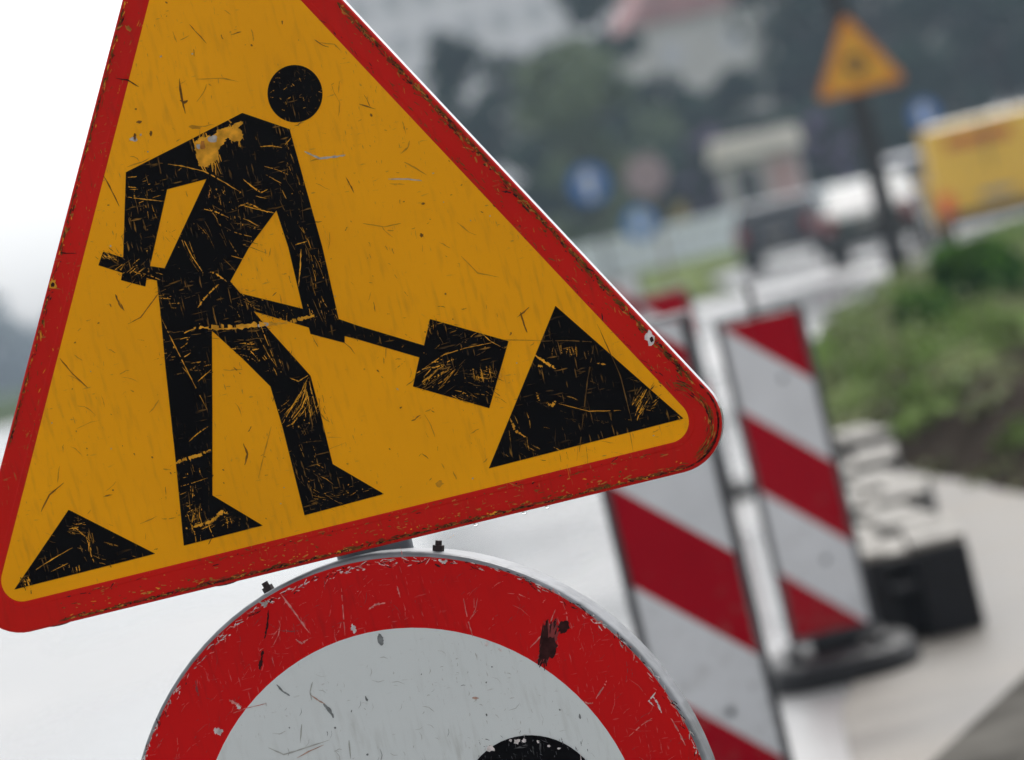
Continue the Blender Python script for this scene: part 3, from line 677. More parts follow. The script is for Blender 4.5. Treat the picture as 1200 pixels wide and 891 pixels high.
fill(b, [race((627, 946), (641, 1004), 87 * PX), race((627, 946), (641, 1004), 42 * PX)], .0006)
for (x, yy, rx, ry) in [(608, 867, 3.5, 3), (617, 866, 2.5, 2.5), (633, 867, 1.6, 2), (577, 876, 4.5, 3.5), (600, 866, 2, 1.5), (646, 872, 2, 1), (658, 875, 2, 1)]: blot(b, (x, yy), rx, ry, 0, .0009, 1, rg, 10, .4)
for _ in range(60): hatch(b, (rg.uniform(560, 695), rg.uniform(864, 905)), rg.uniform(3, 9), rg.choice([.2, 1.2, 1.5]), (1, 1), 1, .8, .0009, 2, rg)
stroke(b, [(683, 880), (684, 892), (685, 905)], 1.4, .0009, 1, rg)
obj('zero_digit', b, [M['black_w'], M['pale_chip'], mat('grey scratch', (.10, .10, .11), .6, var=.5, scale=100)], disc, normals=False)
to_sign = _ts
for (px, py) in ((302, 688), (510, 640)):
    ang = to_sign(px, py) - cdisc; dr = ang.normalized(); c = dr * (RF + .004)
    b = bmesh.new(); zz = -.020
    pq = lambda k: (c.x + dr.x * k, c.y + dr.y * k, zz)
    cyl(b, pq(-.004), pq(.0065), .0062, n=6); cyl(b, pq(.0065), pq(.0115), .0036, n=10)
    obj('bolt', b, M['bolt'], disc)
b = bmesh.new(); c = to_sign(440, 640) - cdisc
box(b, (c.x, RF - .03, -.052), (.05, .09, .014), .003); obj('bracket', b, M['pole'], disc)
for dy in (-.15, .15):
    b = bmesh.new(); box(b, (to_sign(404, 640).x - cdisc.x - .01, dy, -.031), (.2, .04, .008), .002); obj('clamp', b, M['pole'], disc)

# ------------------------------------------------------------------ striped beacons
def stripes(name, wst, off, k, x0, top):
    m = bpy.data.materials.new(name); m.use_nodes = True; n = m.node_tree; P = n.nodes["Principled BSDF"]; L = n.links.new
    P.inputs["Roughness"].default_value = .5; P.inputs["Specular IOR Level"].default_value = .04
    tc = n.nodes.new("ShaderNodeTexCoord"); sp = n.nodes.new("ShaderNodeSeparateXYZ"); L(tc.outputs["Object"], sp.inputs[0])
    def op(o, a, b_):
        q = n.nodes.new("ShaderNodeMath"); q.operation = o
        for s, i in ((a, 0), (b_, 1)):
            if isinstance(s, (int, float)): q.inputs[i].default_value = s
            else: L(s, q.inputs[i])
        return q.outputs[0]
    d_ = op('SUBTRACT', top, sp.outputs["Z"])
    t = op('SUBTRACT', d_, op('MULTIPLY', op('SUBTRACT', sp.outputs["X"], x0), k))
    t = op('DIVIDE', op('SUBTRACT', t, off), 2 * wst)
    fr = op('FRACT', op('ADD', t, 20), 0)
    msk = op('LESS_THAN', fr, .5)
    nz = n.nodes.new("ShaderNodeTexNoise"); nz.inputs["Scale"].default_value = 9; nz.inputs["Detail"].default_value = 6; L(tc.outputs["Object"], nz.inputs["Vector"])
    mx = n.nodes.new("ShaderNodeMix"); mx.data_type = 'RGBA'; L(msk, mx.inputs[0]); mx.inputs[6].default_value = (.42, .003, .014, 1); mx.inputs[7].default_value = (.80, .81, .83, 1)
    m2 = n.nodes.new("ShaderNodeMix"); m2.data_type = 'RGBA'; m2.blend_type = 'MULTIPLY'; m2.inputs[0].default_value = .2
    L(mx.outputs[2], m2.inputs[6]); L(nz.outputs["Fac"], m2.inputs[7])
    mr = n.nodes.new("ShaderNodeMapRange"); mr.inputs[1].default_value = .3; mr.inputs[2].default_value = .7; mr.inputs[3].default_value = .55; mr.inputs[4].default_value = 1; L(nz.outputs["Fac"], mr.inputs[0]); L(mr.outputs[0], m2.inputs[7])
    n2 = n.nodes.new("ShaderNodeTexNoise"); n2.inputs["Scale"].default_value = 34; n2.inputs["Detail"].default_value = 5; L(tc.outputs["Object"], n2.inputs["Vector"])
    hz_ = n.nodes.new("ShaderNodeMapRange"); hz_.inputs[1].default_value = top - .35; hz_.inputs[2].default_value = top - 1.05; hz_.inputs[3].default_value = -.16; hz_.inputs[4].default_value = .05; L(sp.outputs["Z"], hz_.inputs[0])
    spl = n.nodes.new("ShaderNodeMapRange"); spl.inputs[1].default_value = .52; spl.inputs[2].default_value = .66; spl.inputs[3].default_value = 0; spl.inputs[4].default_value = .24
    L(op('ADD', n2.outputs["Fac"], hz_.outputs[0]), spl.inputs[0])
    m3_ = n.nodes.new("ShaderNodeMix"); m3_.data_type = 'RGBA'; L(spl.outputs[0], m3_.inputs[0]); L(m2.outputs[2], m3_.inputs[6]); m3_.inputs[7].default_value = (.23, .20, .17, 1)
    L(m3_.outputs[2], P.inputs["Base Color"]); return m
def beacon(label, X, Y, z0, h, wd, wst, off, k, rz=0.0, lamp=False, foot=(.50, .66)):
    t = empty('beacon', (X, Y, 0), rz); tag(t, label, 'traffic beacon', 'red and white striped beacons along the road')
    sm = stripes('red white stripes', wst, off, k, -wd / 2, z0 + h)
    b = bmesh.new(); box(b, (0, 0, z0 + h / 2), (wd, .026, h), .004); obj('striped_board', b, sm, t)
    fw = .020
    b = bmesh.new()
    for s in (-1, 1): box(b, (s * (wd / 2 + fw / 2 + .001), .004, z0 + h / 2), (fw, .05, h + .01), .005)
    box(b, (0, .004, z0 - fw / 2 - .002), (wd + 2 * fw, .05, fw), .005)
    obj('frame', b, M['frame'], t)
    b = bmesh.new(); box(b, (0, .004, z0 + h + .012), (wd + 2 * fw, .05, .016), .005); obj('top_edge', b, M['frame_top'] if not lamp else M['frame'], t)
    b = bmesh.new(); box(b, (0, .055, (z0 + h * .8) / 2 + .03), (.06, .045, z0 + h * .8 - .06), .005); obj('post', b, M['dkmetal'], t)
    b = bmesh.new()
    n_ = 28; lo_, hi_ = [], []
    for ring, (zz, q) in enumerate(((0.0, 1.0), (.04, 1.0), (.07, .94), (.08, .86))):
        cur = [b.verts.new((foot[0] / 2 * q * math.copysign(abs(math.cos(a_))**.7, math.cos(a_)), foot[1] / 2 * q * math.copysign(abs(math.sin(a_))**.7, math.sin(a_)), zz)) for a_ in [2 * math.pi * i / n_ for i in range(n_)]]
        if ring:
            for i in range(n_): b.faces.new((prev[i], prev[(i + 1) % n_], cur[(i + 1) % n_], cur[i]))
        else: b.faces.new(cur[::-1])
        prev = cur
    b.faces.new(prev)
    for s in (-1, 1): box(b, (s * foot[0] * .27, 0, .088), (.05, foot[1] * .5, .03), .006)
    box(b, (0, .05, .10), (.15, .14, .07), .012)
    obj('foot', b, M['rubber'], t)
    for zq in (.22, .80):
        b = bmesh.new(); cyl(b, (wd * .12, -.013, z0 + h * zq), (wd * .12, -.020, z0 + h * zq), .010, n=12); obj('bolt', b, M['pole'], t)
    if lamp:
        b = bmesh.new(); cyl(b, (-.01, .03, z0 + h - .05), (-.01, .03, z0 + h + .10), .011, n=10); cyl(b, (-.01, .03, z0 + h + .10), (-.01, .03, z0 + h + .112), .016, n=10); obj('lamp_pin', b, M['dkmetal'], t)
    return t
beacon('nearest red and white striped board, partly behind the yellow triangle', .285, 8.8, .10, 1.17, .25, .245, .085, .90, R(-3))
beacon('striped board with a metal pin on top, standing left of the black blocks', .795, 11.84, .135, 1.007, .243, .262, .005, .93, R(-2), True)
beacon('farther striped beacon just above the nearest one, behind the triangle edge', .87, 20, .135, 1.0, .25, .26, .03, .93, R(-2))
beacon('farthest small striped beacon at the edge of the grass', 1.02, 30, .135, 1.0, .25, .26, .25, .93, R(-2))

# ------------------------------------------------------------------ heavy blocks
M['concrete'] = mat('pale wet top', (.22, .205, .18), .65, var=.3, scale=12, bump=.3, bscale=60)  # sky reflection on wet rubber tops, put in as a pale colour
def block(label, X, Y, rz, sz=(.48, .80, .27)):
    t = empty('base_block', (X, Y, 0), rz); tag(t, label, 'block', 'row of black base blocks')
    sx, sy, h = sz
    b = bmesh.new()
    box(b, (-sx * .285, 0, h / 2), (sx * .40, sy, h), .02); box(b, (sx * .285, 0, h / 2), (sx * .40, sy, h), .02)
    box(b, (0, sy * .05, h * .47), (sx * .26, sy * .8, h * .92), .01)
    obj('body', b, M['rubber'], t)
    b = bmesh.new()
    for s in (-1, 1):
        box(b, (s * sx * .285, -sy * .26, h + .012), (sx * .40, sy * .44, .03), .01); box(b, (s * sx * .285, sy * .26, h + .012), (sx * .40, sy * .44, .03), .01)
    box(b, (0, sy * .05, h * .93 + .01), (sx * .17, sy * .72, .02), .008)
    obj('top_pad', b, M['concrete'], t)  # added pads carry the painted sky sheen of the rubber
    b = bmesh.new(); cyl(b, (-sx * .09, -sy * .42, h * .6), (sx * .09, -sy * .42, h * .6), .016, n=10); obj('grip', b, M['dkmetal'], t)
    return t
labs = ['black base block with pale top, nearest of its row, beside the striped board', 'black base block second in its row, right behind the nearest one', 'black base block third in its row, with a pale top', 'black base block fourth in its row, partly behind the striped board', 'black base block next to last in its row, before the far one', 'black base block farthest in its row, with a pale rounded top']
for i in range(6):
    f = i / 5
    block(labs[i], 1.05 + .30 * f + (.05, -.03, .06, -.02, .03, 0)[i], 12.5 + 4.9 * f, R((-4, 3, -9, 2, -6, 4)[i]), sz=((.46, .78, .285), (.48, .8, .27), (.45, .74, .28), (.5, .82, .26), (.47, .8, .29), (.5, .8, .33))[i])

# ------------------------------------------------------------------ vehicles
M['glass'] = mat('car glass', (.05, .055, .06), .12, spec=.5, var=.1)
M['tyre'] = mat('tyre', (.015, .015, .015), .8, var=.2)
M['rim'] = mat('wheel rim', (.4, .4, .42), .35, .8, var=.1)
M['lamp_red'] = mat('red lamp lens', (.22, .012, .012), .3, var=.1)
M['lamp_or'] = mat('orange red lamp lens', (.90, .11, .03), .25, var=.1)
M['lamp_w'] = mat('headlamp lens', (.7, .7, .7), .1, var=.05)
M['plate'] = mat('number plate', (.30, .30, .29), .4, var=.05)
M['bumper'] = mat('dark bumper', (.03, .03, .032), .6, var=.2)
def paint(name, c, rough=.25): return mat(name, c, rough, var=.05, scale=2)
def vehicle(name, label, cat, X, Y, rz, paintm, L_, W, Hh, belt, rear_slope, front_hood, lampm, roofm=None, lamp_h=(.62, .95), taper=.16, rear_glass=True, band=None):
    t = empty(name, (X, Y, 0), rz); tag(t, label, cat)
    y0, y1 = -L_ / 2, L_ / 2
    prof = [(y0 + .06, .30), (y0, .42), (y0 + .02, belt * .98), (y0 + .04, belt), (y0 + .06 + rear_slope, Hh - .05), (y0 + .22 + rear_slope, Hh), (y1 - front_hood - .85, Hh - .02), (y1 - front_hood, belt + .02), (y1 - .25, belt - .17), (y1 - .03, belt - .30), (y1, .42), (y1 - .08, .28)]
    b = bmesh.new()
    prof_x = lambda z: (W / 2) * (1 - taper * max(0, (z - belt) / (Hh - belt)) - .06 * max(0, (.45 - z) / .3))
    rings = []
    for s in (-1, -.9, 0, .9, 1):
        q = .04 if abs(s) == 1 else 0
        rings.append([b.verts.new((s * prof_x(z), yy + (q if yy < 0 else -q), z - (q * .6 if z > Hh - .1 else 0))) for yy, z in prof])
    k = len(prof)
    for r0_, r1_ in zip(rings, rings[1:]):
        for i in range(k): b.faces.new((r0_[i], r0_[(i + 1) % k], r1_[(i + 1) % k], r1_[i]))
    b.faces.new(rings[0][::-1]); b.faces.new(rings[-1])
    if roofm:
        b.normal_update()
        for f in b.faces:
            if min(v.co.z for v in f.verts) > Hh - .12: f.material_index = 1
    obj('body', b, [paintm, roofm or paintm], t)
    def quad(nm, pts, m, th=.015):
        q = bmesh.new(); vs = [q.verts.new(p_) for p_ in pts]; f = q.faces.new(vs); f.normal_update(); nrm = f.normal.copy()
        r_ = bmesh.ops.extrude_face_region(q, geom=[f])
        for v in r_["geom"]:
            if isinstance(v, bmesh.types.BMVert): v.co += nrm * th
        return obj(nm, q, m, t)
    def slope_y(z): return y0 + .04 + (.02 + rear_slope) * (z - belt) / (Hh - .05 - belt)
    zb, zt = belt + .06, Hh - .14
    if rear_glass:
        quad('rear_window', [(-prof_x(zb) * .86, slope_y(zb), zb), (prof_x(zb) * .86, slope_y(zb), zb), (prof_x(zt) * .84, slope_y(zt), zt), (-prof_x(zt) * .84, slope_y(zt), zt)], M['glass'])
    fy = lambda z: y1 - front_hood - .85 * (z - belt - .02) / (Hh - belt - .04)
    quad('windscreen', [(prof_x(zb) * .86, fy(zb), zb), (-prof_x(zb) * .86, fy(zb), zb), (-prof_x(zt) * .84, fy(zt), zt), (prof_x(zt) * .84, fy(zt), zt)], M['glass'])
    for s in (-1, 1):
        for a_, c_ in ((.08, .48), (.52, .94)) if rear_glass else ((.66, .94),):
            ya = lambda z, f_: (slope_y(z) + .18) + (fy(z) - .12 - slope_y(z) - .18) * f_
            pts = [(s * prof_x(zb), ya(zb, a_), zb), (s * prof_x(zb), ya(zb, c_), zb), (s * prof_x(zt), ya(zt, c_), zt), (s * prof_x(zt), ya(zt, a_), zt)]
            quad('side_window', pts if s > 0 else pts[::-1], M['glass'])
        q = bmesh.new(); box(q, (s * (W / 2 - .13), y0 + .02, sum(lamp_h) / 2), (.22, .10, lamp_h[1] - lamp_h[0]), .02); obj('tail_light', q, lampm, t)
        q = bmesh.new(); box(q, (s * (W / 2 - .22), y1 - .08, belt - .30), (.32, .14, .14), .03); obj('headlight', q, M['lamp_w'], t)
        q = bmesh.new(); box(q, (s * (W / 2 + .07), y1 - front_hood - .35, belt + .06), (.16, .09, .13), .03); obj('mirror', q, paintm, t)
        for yy in (y0 + L_ * .19, y1 - L_ * .19):
            q = bmesh.new(); cyl(q, (s * (W / 2 - .2), yy, .31), (s * (W / 2 + .012), yy, .31), .31, n=24); wh = obj('wheel', q, M['tyre'], t)
            q = bmesh.new(); cyl(q, (s * (W / 2 - .02), yy, .31), (s * (W / 2 + .022), yy, .31), .2, n=16); obj('rim', q, M['rim'], wh)
    q = bmesh.new(); box(q, (0, y0 + .02, .42), (W * .96, .16, .2), .04); obj('rear_bumper', q, M['bumper'], t)
    q = bmesh.new(); box(q, (0, y0 - .02 if rear_glass else y0 - .02, .72), (.52, .03, .11), .004); obj('number_plate', q, M['plate'], t)
    if band:
        q = bmesh.new(); box(q, (-.1, slope_y(band[2]) - .012, band[2]), (band[0], .02, band[1]), .004); obj('red_marking', q, mat('red marking', (.55, .13, .02), .4, var=.2, scale=5), t)
        q = bmesh.new(); box(q, (0, slope_y(1.2) - .004, 1.2), (.02, .02, 1.5), 0); obj('door_seam', q, M['bumper'], t)
    return t
HD = R(-9)
vehicle('parked_car', 'dark blue black car farthest left of the queued vehicles', 'car', 6.5, 82.5, HD, paint('dark blue paint', (.012, .014, .025)), 4.2, 1.75, 1.42, .92, .35, .95, M['lamp_red'])
vehicle('parked_car', 'dark green car with a pale roof and rear window, beside the dark pole', 'car', 6.95, 67.5, HD, paint('dark green paint', (.012, .032, .026)), 4.0, 1.68, 1.42, .86, .85, .95, M['lamp_red'], paint('pale roof', (.62, .64, .64), .35))  # pale roof colour stands for sky reflected in the car's top
vehicle('minivan', 'white minivan between the dark green car and the yellow van', 'car', 10.0, 87, HD, paint('white paint', (.66, .67, .72), .4), 4.4, 1.8, 1.72, 1.0, .18, .8, M['lamp_red'])
vehicle('delivery_van', 'yellow delivery van seen from behind with a red marking', 'van', 8.6, 64.3, R(-4), paint('yellow paint', (.86, .52, .05), .5), 4.6, 1.95, 2.0, 1.05, .06, .75, M['lamp_or'], paint('pale roof paint', (.58, .50, .34)), (.40, .86), .05, False, (1.1, .2, 1.66))

# ------------------------------------------------------------------ far pole with warning sign
M['yellow_far'] = mat('yellow sign face', (.80, .37, .02), .45, var=.08)
M['orange_far'] = mat('orange red border', (.70, .22, .015), .45, var=.1)
pb = ground(1058, 334, .38)
lp = empty('street_pole', (pb.x, pb.y, .3)); tag(lp, 'dark thick street pole rising from the bank behind the triangle sign', 'pole')
b = bmesh.new(); cyl(b, (0, 0, 0), (0, 0, 7.5), .105, .085, n=16); obj('shaft', b, M['dkmetal'], lp)
b = bmesh.new(); cyl(b, (0, 0, 0), (0, 0, .5), .12, .11, n=16); obj('foot', b, M['dkmetal'], lp)
b = bmesh.new(); cyl(b, (0, 0, 7.4), (-1.0, 0, 7.8), .05, .04, n=12); box(b, (-1.2, 0, 7.82), (.6, .22, .12), .04); obj('lamp_arm', b, M['dkmetal'], lp)
sc_ = at(1003, 76, pb.y - .12)
ft = empty('warning_sign', sc_); tag(ft, 'small orange yellow triangular sign with a dark round symbol on the dark pole', 'road sign')
def tri_pts(side, r): 
    hh = side * math.sqrt(3) / 2
    return rounded([Vector((-side / 2, -hh / 3)), Vector((side / 2, -hh / 3)), Vector((0, hh * 2 / 3))], r, 6)
def xz(bm_):
    for v in bm_.verts: v.co = Vector((v.co.x, -v.co.z, v.co.y))
b = bmesh.new(); loft(b, [(tri_pts(.90, .05), .0), (tri_pts(.90, .05), -.02)], cap_last=True); loft(b, [(tri_pts(.90, .05), 0), (tri_pts(.70, .03), 0)]); xz(b); obj('orange_border', b, M['orange_far'], ft)
b = bmesh.new(); fill(b, [tri_pts(.70, .03)], .001); xz(b); obj('yellow_face', b, M['yellow_far'], ft)
b = bmesh.new(); fill(b, [circ(.10, 24), circ(.045, 16)], .004); 
for i in range(8):
    a = i * math.pi / 4; c_, s_ = math.cos(a), math.sin(a)
    fill(b, [[Vector((c_ * .105 - s_ * .02, s_ * .105 + c_ * .02)), Vector((c_ * .145, s_ * .145)), Vector((c_ * .105 + s_ * .02, s_ * .105 - c_ * .02))]], .004)
xz(b); obj('round_symbol', b, mat('dark symbol', (.12, .07, .02), .5), ft)

# ------------------------------------------------------------------ round signs across the grass
M['blue'] = mat('blue sign face', (.03, .14, .42), .4, var=.1)
M['blue_lt'] = mat('light blue sign face', (.10, .26, .60), .4, var=.1)
M['signwhite'] = mat('white sign face', (.7, .72, .75), .4, var=.1)
M['signback'] = mat('pinkish grey sign', (.34, .26, .28), .5, var=.15)
M['brownpost'] = mat('brown post', (.20, .13, .09), .7, var=.2)
def sign_disc(name, label, px, py, Y, r, face, mark=None, post=None, zbase=.1):
    c_ = at(px, py, Y); t = empty(name, (c_.x, c_.y, zbase)); tag(t, label, 'road sign')
    h = c_.z - zbase
    b = bmesh.new(); cyl(b, (0, .02, h), (0, 0, h), r, n=32); obj('face', b, face, t)
    b = bmesh.new(); cyl(b, (0, .03, h), (0, .021, h), r + .012, n=32); obj('back_plate', b, M['pole'], t)
    if mark == 'arrow':
        b = bmesh.new(); q = [(-.06, -.24), (.06, -.24), (.06, .04), (.17, .04), (0, .26), (-.17, .04), (-.06, .04)]
        fill(b, [[Vector((x * r / .35, z * r / .35)) for x, z in q]], .004); xz(b)
        for v in b.verts: v.co.z += h
        obj('arrow', b, M['signwhite'], t, normals=False)
    if post:
        b = bmesh.new(); cyl(b, (0, .06, 0), (0, .06, h + r * .8), .035, n=12); obj('post', b, post, t)
    return t
sign_disc('mandatory_sign', 'blue round sign with a pale arrow in front of the dark trees, left of two', 690, 216, 69, .37, M['blue'], 'arrow', M['dkmetal'])
sign_disc('round_sign', 'pinkish grey round sign high on a brown post over the grass', 757, 206, 75, .42, M['signback'], None, M['brownpost'])
sign_disc('mandatory_sign', 'light blue round sign mounted below the pinkish grey one', 750, 262, 74.8, .33, M['blue_lt'], 'arrow', None)
sign_disc('mandatory_sign', 'blue round sign by the trees left of the yellow van roof', 1083, 134, 92, .36, M['blue'], 'arrow', M['dkmetal'], 0)

# ------------------------------------------------------------------ railing
M['rail'] = mat('pale blue grey paint', (.74, .79, .84), .5, var=.15, scale=2)
fa, fb = at(640, 330, 112), at(985, 245, 118)
fl = empty('guard_railing', (fa.x, fa.y, .0), math.atan2(fb.y - fa.y, fb.x - fa.x)); tag(fl, 'long pale blue grey railing with upright bars beyond the grass', 'railing')
Lf = math.hypot(fb.x - fa.x, fb.y - fa.y)
b = bmesh.new(); box(b, (Lf / 2, 0, 1.3), (Lf, .08, .22), .01); box(b, (Lf / 2, 0, .3), (Lf, .06, .12), .01); obj('rail', b, M['rail'], fl)
b = bmesh.new()
k = int(Lf / .2)
for i in range(k): box(b, (.1 + i * .2, 0, .78), (.165, .03, .86))
obj('bar_panel', b, M['rail'], fl)
pm = bmesh.new(); box(pm, (0, .06, .7), (.1, .05, 1.42), .008); p0_ = obj('post', pm, M['rail'], fl)
for i in range(1, 6):
    c_ = p0_.copy(); COL.objects.link(c_); c_.location = (i * Lf / 5 - .05, 0, 0)
yb = at(805, 252, 116)
bx = empty('litter_bin', (yb.x, 119.5, -.02)); tag(bx, 'small yellow bin on a post just behind the railing', 'bin')
b = bmesh.new(); box(b, (0, 0, 1.7), (.42, .4, .55), .05); obj('bin_body', b, mat('dull yellow', (.34, .25, .05), .6), bx)
b = bmesh.new(); cyl(b, (0, .22, 0), (0, .22, 1.9), .05, n=10); obj('post', b, M['dkmetal'], bx)

# ------------------------------------------------------------------ kiosk
M['cream'] = mat('cream roof', (.80, .74, .67), .5, var=.1, scale=1.5)
M['pinkwall'] = mat('pink panel', (.55, .36, .35), .6, var=.12, scale=1.5)
M['greywall'] = mat('grey white wall', (.50, .48, .48), .6, var=.12, scale=1.5)
kc = at(903, 215, 125)
kk = empty('kiosk', (kc.x - .15, 126, -.02), R(-6)); tag(kk, 'small kiosk with a cream overhanging roof behind the railing', 'kiosk')
b = bmesh.new(); box(b, (0, 0, 1.45), (2.7, 2.4, 2.9), .02); obj('wall', b, M['greywall'], kk)
b = bmesh.new(); prism(b, [(-1.6, 2.95), (1.55, 2.95), (1.5, 3.65), (-1.4, 3.75)], -1.8, 1.8, .04); obj('roof', b, M['cream'], kk)
b = bmesh.new(); box(b, (-.45, -1.215, 1.75), (.75, .05, 1.7), .01); obj('window', b, M['glass'], kk)
b = bmesh.new(); box(b, (.75, -1.215, 1.6), (1.0, .05, 2.2), .01); obj('pink_panel', b, M['pinkwall'], kk)
b = bmesh.new(); box(b, (-.45, -1.30, .82), (1.0, .22, .06), .01); obj('counter', b, M['cream'], kk)

# ------------------------------------------------------------------ buildings
M['housewall'] = mat('pale plaster', (.60, .57, .54), .8, var=.08, scale=.5)
M['pinkroof'] = mat('pink red roof tiles', (.42, .20, .19), .7, var=.15, scale=1)
M['blockwall'] = mat('pale grey lilac panels', (.92, .88, .91), .8, var=.06, scale=.3)
M['winglass'] = mat('dull window glass', (.58, .57, .60), .4, var=.15, scale=.6)
M['winframe'] = mat('white window frame', (.68, .68, .68), .5, var=.05)
def windows(parent, xs_, zs_, y, sx, sz):
    q = bmesh.new(); box(q, (0, 0, 0), (sx, .08, sz)); w0 = None
    for x in xs_:
        for z in zs_:
            if w0 is None:
                w0 = obj('window', q, M['winframe'], parent); q2 = bmesh.new(); box(q2, (0, -.05, 0), (sx * .86, .05, sz * .86)); g0 = obj('pane', q2, M['winglass'], w0); w0.location = (x, y, z)
            else:
                w1 = w0.copy(); COL.objects.link(w1); w1.location = (x, y, z); g1 = g0.copy(); COL.objects.link(g1); g1.parent = w1
hc = at(805, 60, 200)
hs_ = empty('house', (hc.x + 2.2, 205, .4), R(5)); tag(hs_, 'pale house with a pink red roof rising between the dark trees', 'building')
b = bmesh.new(); box(b, (0, 0, 5.7), (10, 9, 11.4)); obj('wall', b, M['housewall'], hs_)
b = bmesh.new(); prism(b, [(-5.6, 11.42), (5.6, 11.42), (3.2, 14.6), (-3.2, 14.6)], -5, 5); rf = obj('roof', b, M['pinkroof'], hs_)
b = bmesh.new(); box(b, (1.5, 1, 14.9), (.8, .8, 1.6)); obj('chimney', b, M['housewall'], rf)
windows(hs_, (-3.4, 0, 3.4), (4.2, 7.2, 9.6), -4.55, 1.2, 1.4)
bc = at(520, 40, 260)
ab = empty('apartment_block', (bc.x + 2, 266, 0), R(-3)); tag(ab, 'long pale apartment block faint behind the trees at the top', 'building')
b = bmesh.new(); box(b, (0, 0, 16), (22, 12, 32)); obj('wall', b, M['blockwall'], ab)
b = bmesh.new(); box(b, (0, 0, 32.3), (22.6, 12.6, .6)); obj('roof', b, M['kerb'], ab)
windows(ab, [-9.4 + 2.35 * i for i in range(9)], [6 + 2.9 * i for i in range(9)], -6.05, 1.3, 1.5)

# ------------------------------------------------------------------ trees
LF = {'dark': (leafmat('dark leaf', (.036, .078, .054), .25), leafmat('deep leaf', (.024, .048, .042), .25)),
      'mid': (leafmat('mid leaf', (.058, .085, .06), .25), leafmat('mid deep leaf', (.04, .062, .05), .25)),
      'light': (leafmat('light leaf', (.20, .25, .15), .25), leafmat('light deep leaf', (.13, .175, .115), .25)),
      'lilac': (leafmat('lilac bloom', (.22, .16, .30)), leafmat('lilac leaf', (.05, .07, .06))),
      'pale': (leafmat('grey leaf', (.34, .37, .38), .2), leafmat('grey deep leaf', (.27, .30, .32), .2))}  # last pair: distance haze mixed into the leaf colour
def tree(name, label, X, Y, h, rx, kind, seed, cat='tree', z_low=.25, n=2600, size=.42, cone=0.0, group=None):
    rg = random.Random(seed); t = empty(name, (X, Y, -.02)); tag(t, label, cat, group)
    b = bmesh.new(); cyl(b, (0, 0, 0), (.1, 0, h * .55), .03 * h * .6, .012 * h * .6, 9)
    tips = []
    for i in range(9):
        a = i * 2.4 + rg.random(); z0 = h * rg.uniform(max(.12, z_low), .6); q = rx * rg.uniform(.5, .8)
        tip = Vector((q * math.cos(a), q * math.sin(a), min(h * .9, z0 + h * rg.uniform(.12, .3)))); cyl(b, (.05, 0, z0), tip, .012 * h * .5, .004 * h, 6); tips.append(tip)
    obj('trunk', b, M['bark'], t)
    b = bmesh.new()
    nc = 34 if rx < 3 else 60; cl = []
    for i in range(nc):
        u = rg.random(); z = h * (z_low + (1 - z_low) * u * .95)
        prof = math.sin(math.pi * min(1, .12 + .85 * u))**.6 * (1 - cone * u)
        a = rg.uniform(0, 6.28); q = rx * prof * math.sqrt(rg.random()) * .85
        cl.append((Vector((q * math.cos(a), q * math.sin(a), z)), rx * rg.uniform(.22, .42) * (1 - .4 * cone * u), rg.random()))
    n = int(n * 1.5); size *= 1.12
    for i in range(n):
        c_, r_, sh = cl[rg.randrange(nc)]
        d_ = Vector((rg.gauss(0, 1), rg.gauss(0, 1), rg.gauss(0, 1))); d_ = d_.normalized() * r_ * rg.random()**.4; d_.z *= .8
        p_ = c_ + d_
        if p_.z < .1: continue
        leaf(b, p_, size, rg, 0, 0 if sh + rg.gauss(0, .2) > .5 else 1)
    obj('crown', b, list(LF[kind]), t, normals=False)
G = 'trees beyond the road'
def TX(px, py, Y): return at(px, py, Y).x
tree('tree', 'dark bluish conical tree left of the light green one', TX(545, 130, 142), 142, 10.8, 2.4, 'dark', 1, cone=.55, group=G)
tree('tree', 'light green round tree standing before the dark trees', TX(682, 140, 116), 116, 7.6, 2.5, 'light', 2, z_low=.18, group=G, n=3200, size=.34)
tree('tree', 'tall dark tree reaching the top behind the light green one', TX(690, 30, 150), 150, 12.6, 2.2, 'dark', 3, group=G, n=3400)
tree('tree', 'dark tree between the conical tree and the tall one', TX(625, 110, 150), 150, 9.8, 2.7, 'mid', 4, group=G)
tree('tree', 'low dark tree under the pale house, left of the kiosk', TX(770, 150, 138), 138, 6.6, 2.6, 'dark', 5, z_low=.08, group=G, n=3000)
tree('tree', 'dark tree below the right part of the pale house', TX(865, 120, 142), 142, 6.2, 2.2, 'dark', 6, z_low=.1, group=G)
tree('tree', 'large dark tree between the pale house and the orange triangle', TX(945, 60, 146), 146, 13, 2.7, 'dark', 7, group=G, n=4200)
tree('tree', 'large dark tree directly behind the orange yellow triangle', TX(985, 60, 150), 150, 14, 3.6, 'dark', 8, group=G, n=4600)
tree('tree', 'large dark tree right of the orange yellow triangle', TX(1075, 60, 146), 146, 13.5, 3.6, 'mid', 9, group=G, n=4600)
tree('tree', 'dark tree above the yellow van at the right edge', TX(1165, 60, 143), 143, 13, 3.6, 'dark', 10, group=G, n=4600)
tree('tree', 'dark tree outside right of the van, farthest right', TX(1235, 60, 146), 146, 12.5, 3.4, 'dark', 19, group=G, n=3600)
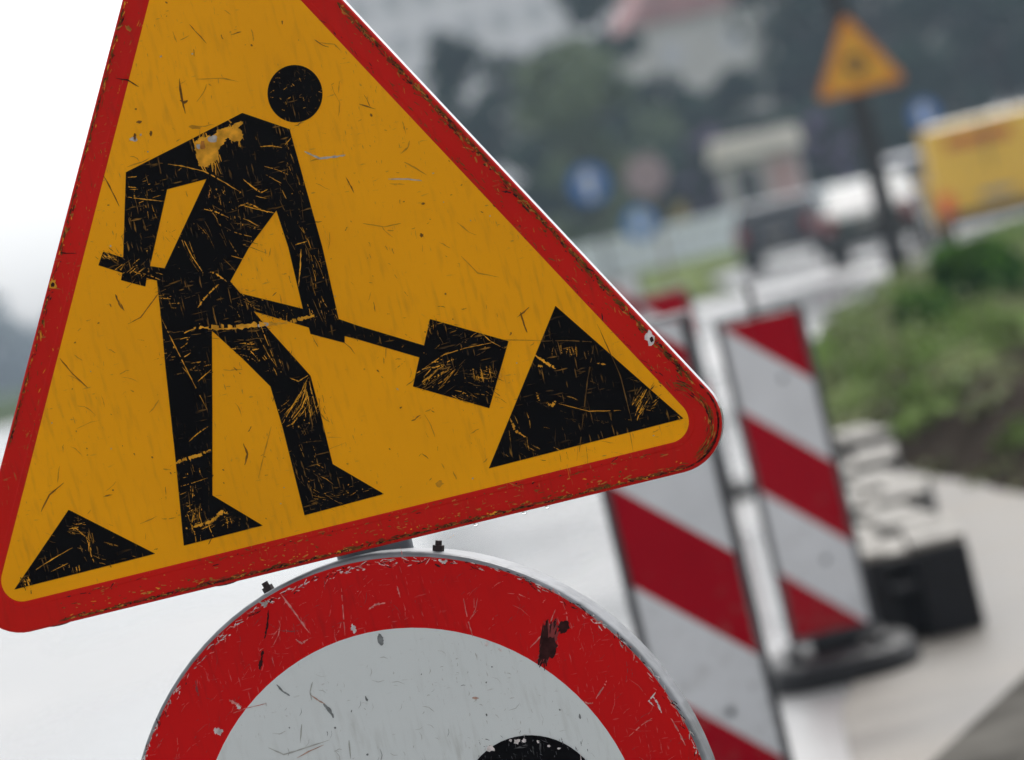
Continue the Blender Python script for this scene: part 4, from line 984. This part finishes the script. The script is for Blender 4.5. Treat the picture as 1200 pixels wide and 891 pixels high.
tree('lilac_bush', 'lilac flowering shrub left of the kiosk roof', TX(826, 160, 131), 131.5, 4.3, 1.3, 'lilac', 11, 'shrub', .12, 1500, .3)
tree('lilac_bush', 'small purple flowering shrub between the kiosk and dark pole', TX(970, 175, 132), 132.5, 4.0, .9, 'lilac', 12, 'shrub', .12, 900, .3)
labs = ['dark hedge shrub behind the blue arrow sign', 'dark hedge shrub behind the two post signs', 'green hedge shrub left of the kiosk walls', 'dark hedge shrub right of the kiosk', 'dark hedge shrub behind the white minivan', 'dark hedge shrub behind the yellow van roof', 'dark hedge shrub left of the blue arrow sign']
for i, (px, hh) in enumerate(((690, 5.2), (760, 4.8), (835, 3.4), (985, 4.6), (1050, 5.2), (1130, 5.6), (640, 5.5))):
    tree('hedge_shrub', labs[i], TX(px, 230, 134), 134 + i % 3, hh, 2.5, 'dark' if i != 2 else 'mid', 30 + i, 'shrub', .03, 2600, .36)
labs = ['grey green tree at the left edge, tallest of the far left ones', 'low grey green shrub at the left edge above the white road', 'grey green tree at the far left beside the red border', 'small grey green tree behind the left border of the triangle']
for i, (px, py, hh, r_) in enumerate(((-25, 360, 5.6, 2.3), (30, 420, 2.6, 2.0), (62, 390, 3.6, 1.6), (110, 380, 4.0, 2.4))):
    tree('far_tree', labs[i], TX(px, py, 420), 420 + 5 * i, hh * 2.2, r_ * 2.3, 'pale', 50 + i, n=1500, z_low=.08, size=.95)

# ------------------------------------------------------------------ damp air
b = bmesh.new(); box(b, (0, 215, 20), (500, 500, 42.2))
hz = obj('haze', b, [])
hm = bpy.data.materials.new('damp air'); hm.use_nodes = True; hn = hm.node_tree
hn.nodes.remove(hn.nodes["Principled BSDF"])
pv = hn.nodes.new("ShaderNodeVolumePrincipled"); pv.inputs["Color"].default_value = (.66, .82, 1, 1); pv.inputs["Density"].default_value = .00065; pv.inputs["Anisotropy"].default_value = .3
hn.links.new(pv.outputs[0], [x for x in hn.nodes if x.type == 'OUTPUT_MATERIAL'][0].inputs["Volume"])
hz.data.materials.append(hm); tag(hz, kind='stuff')
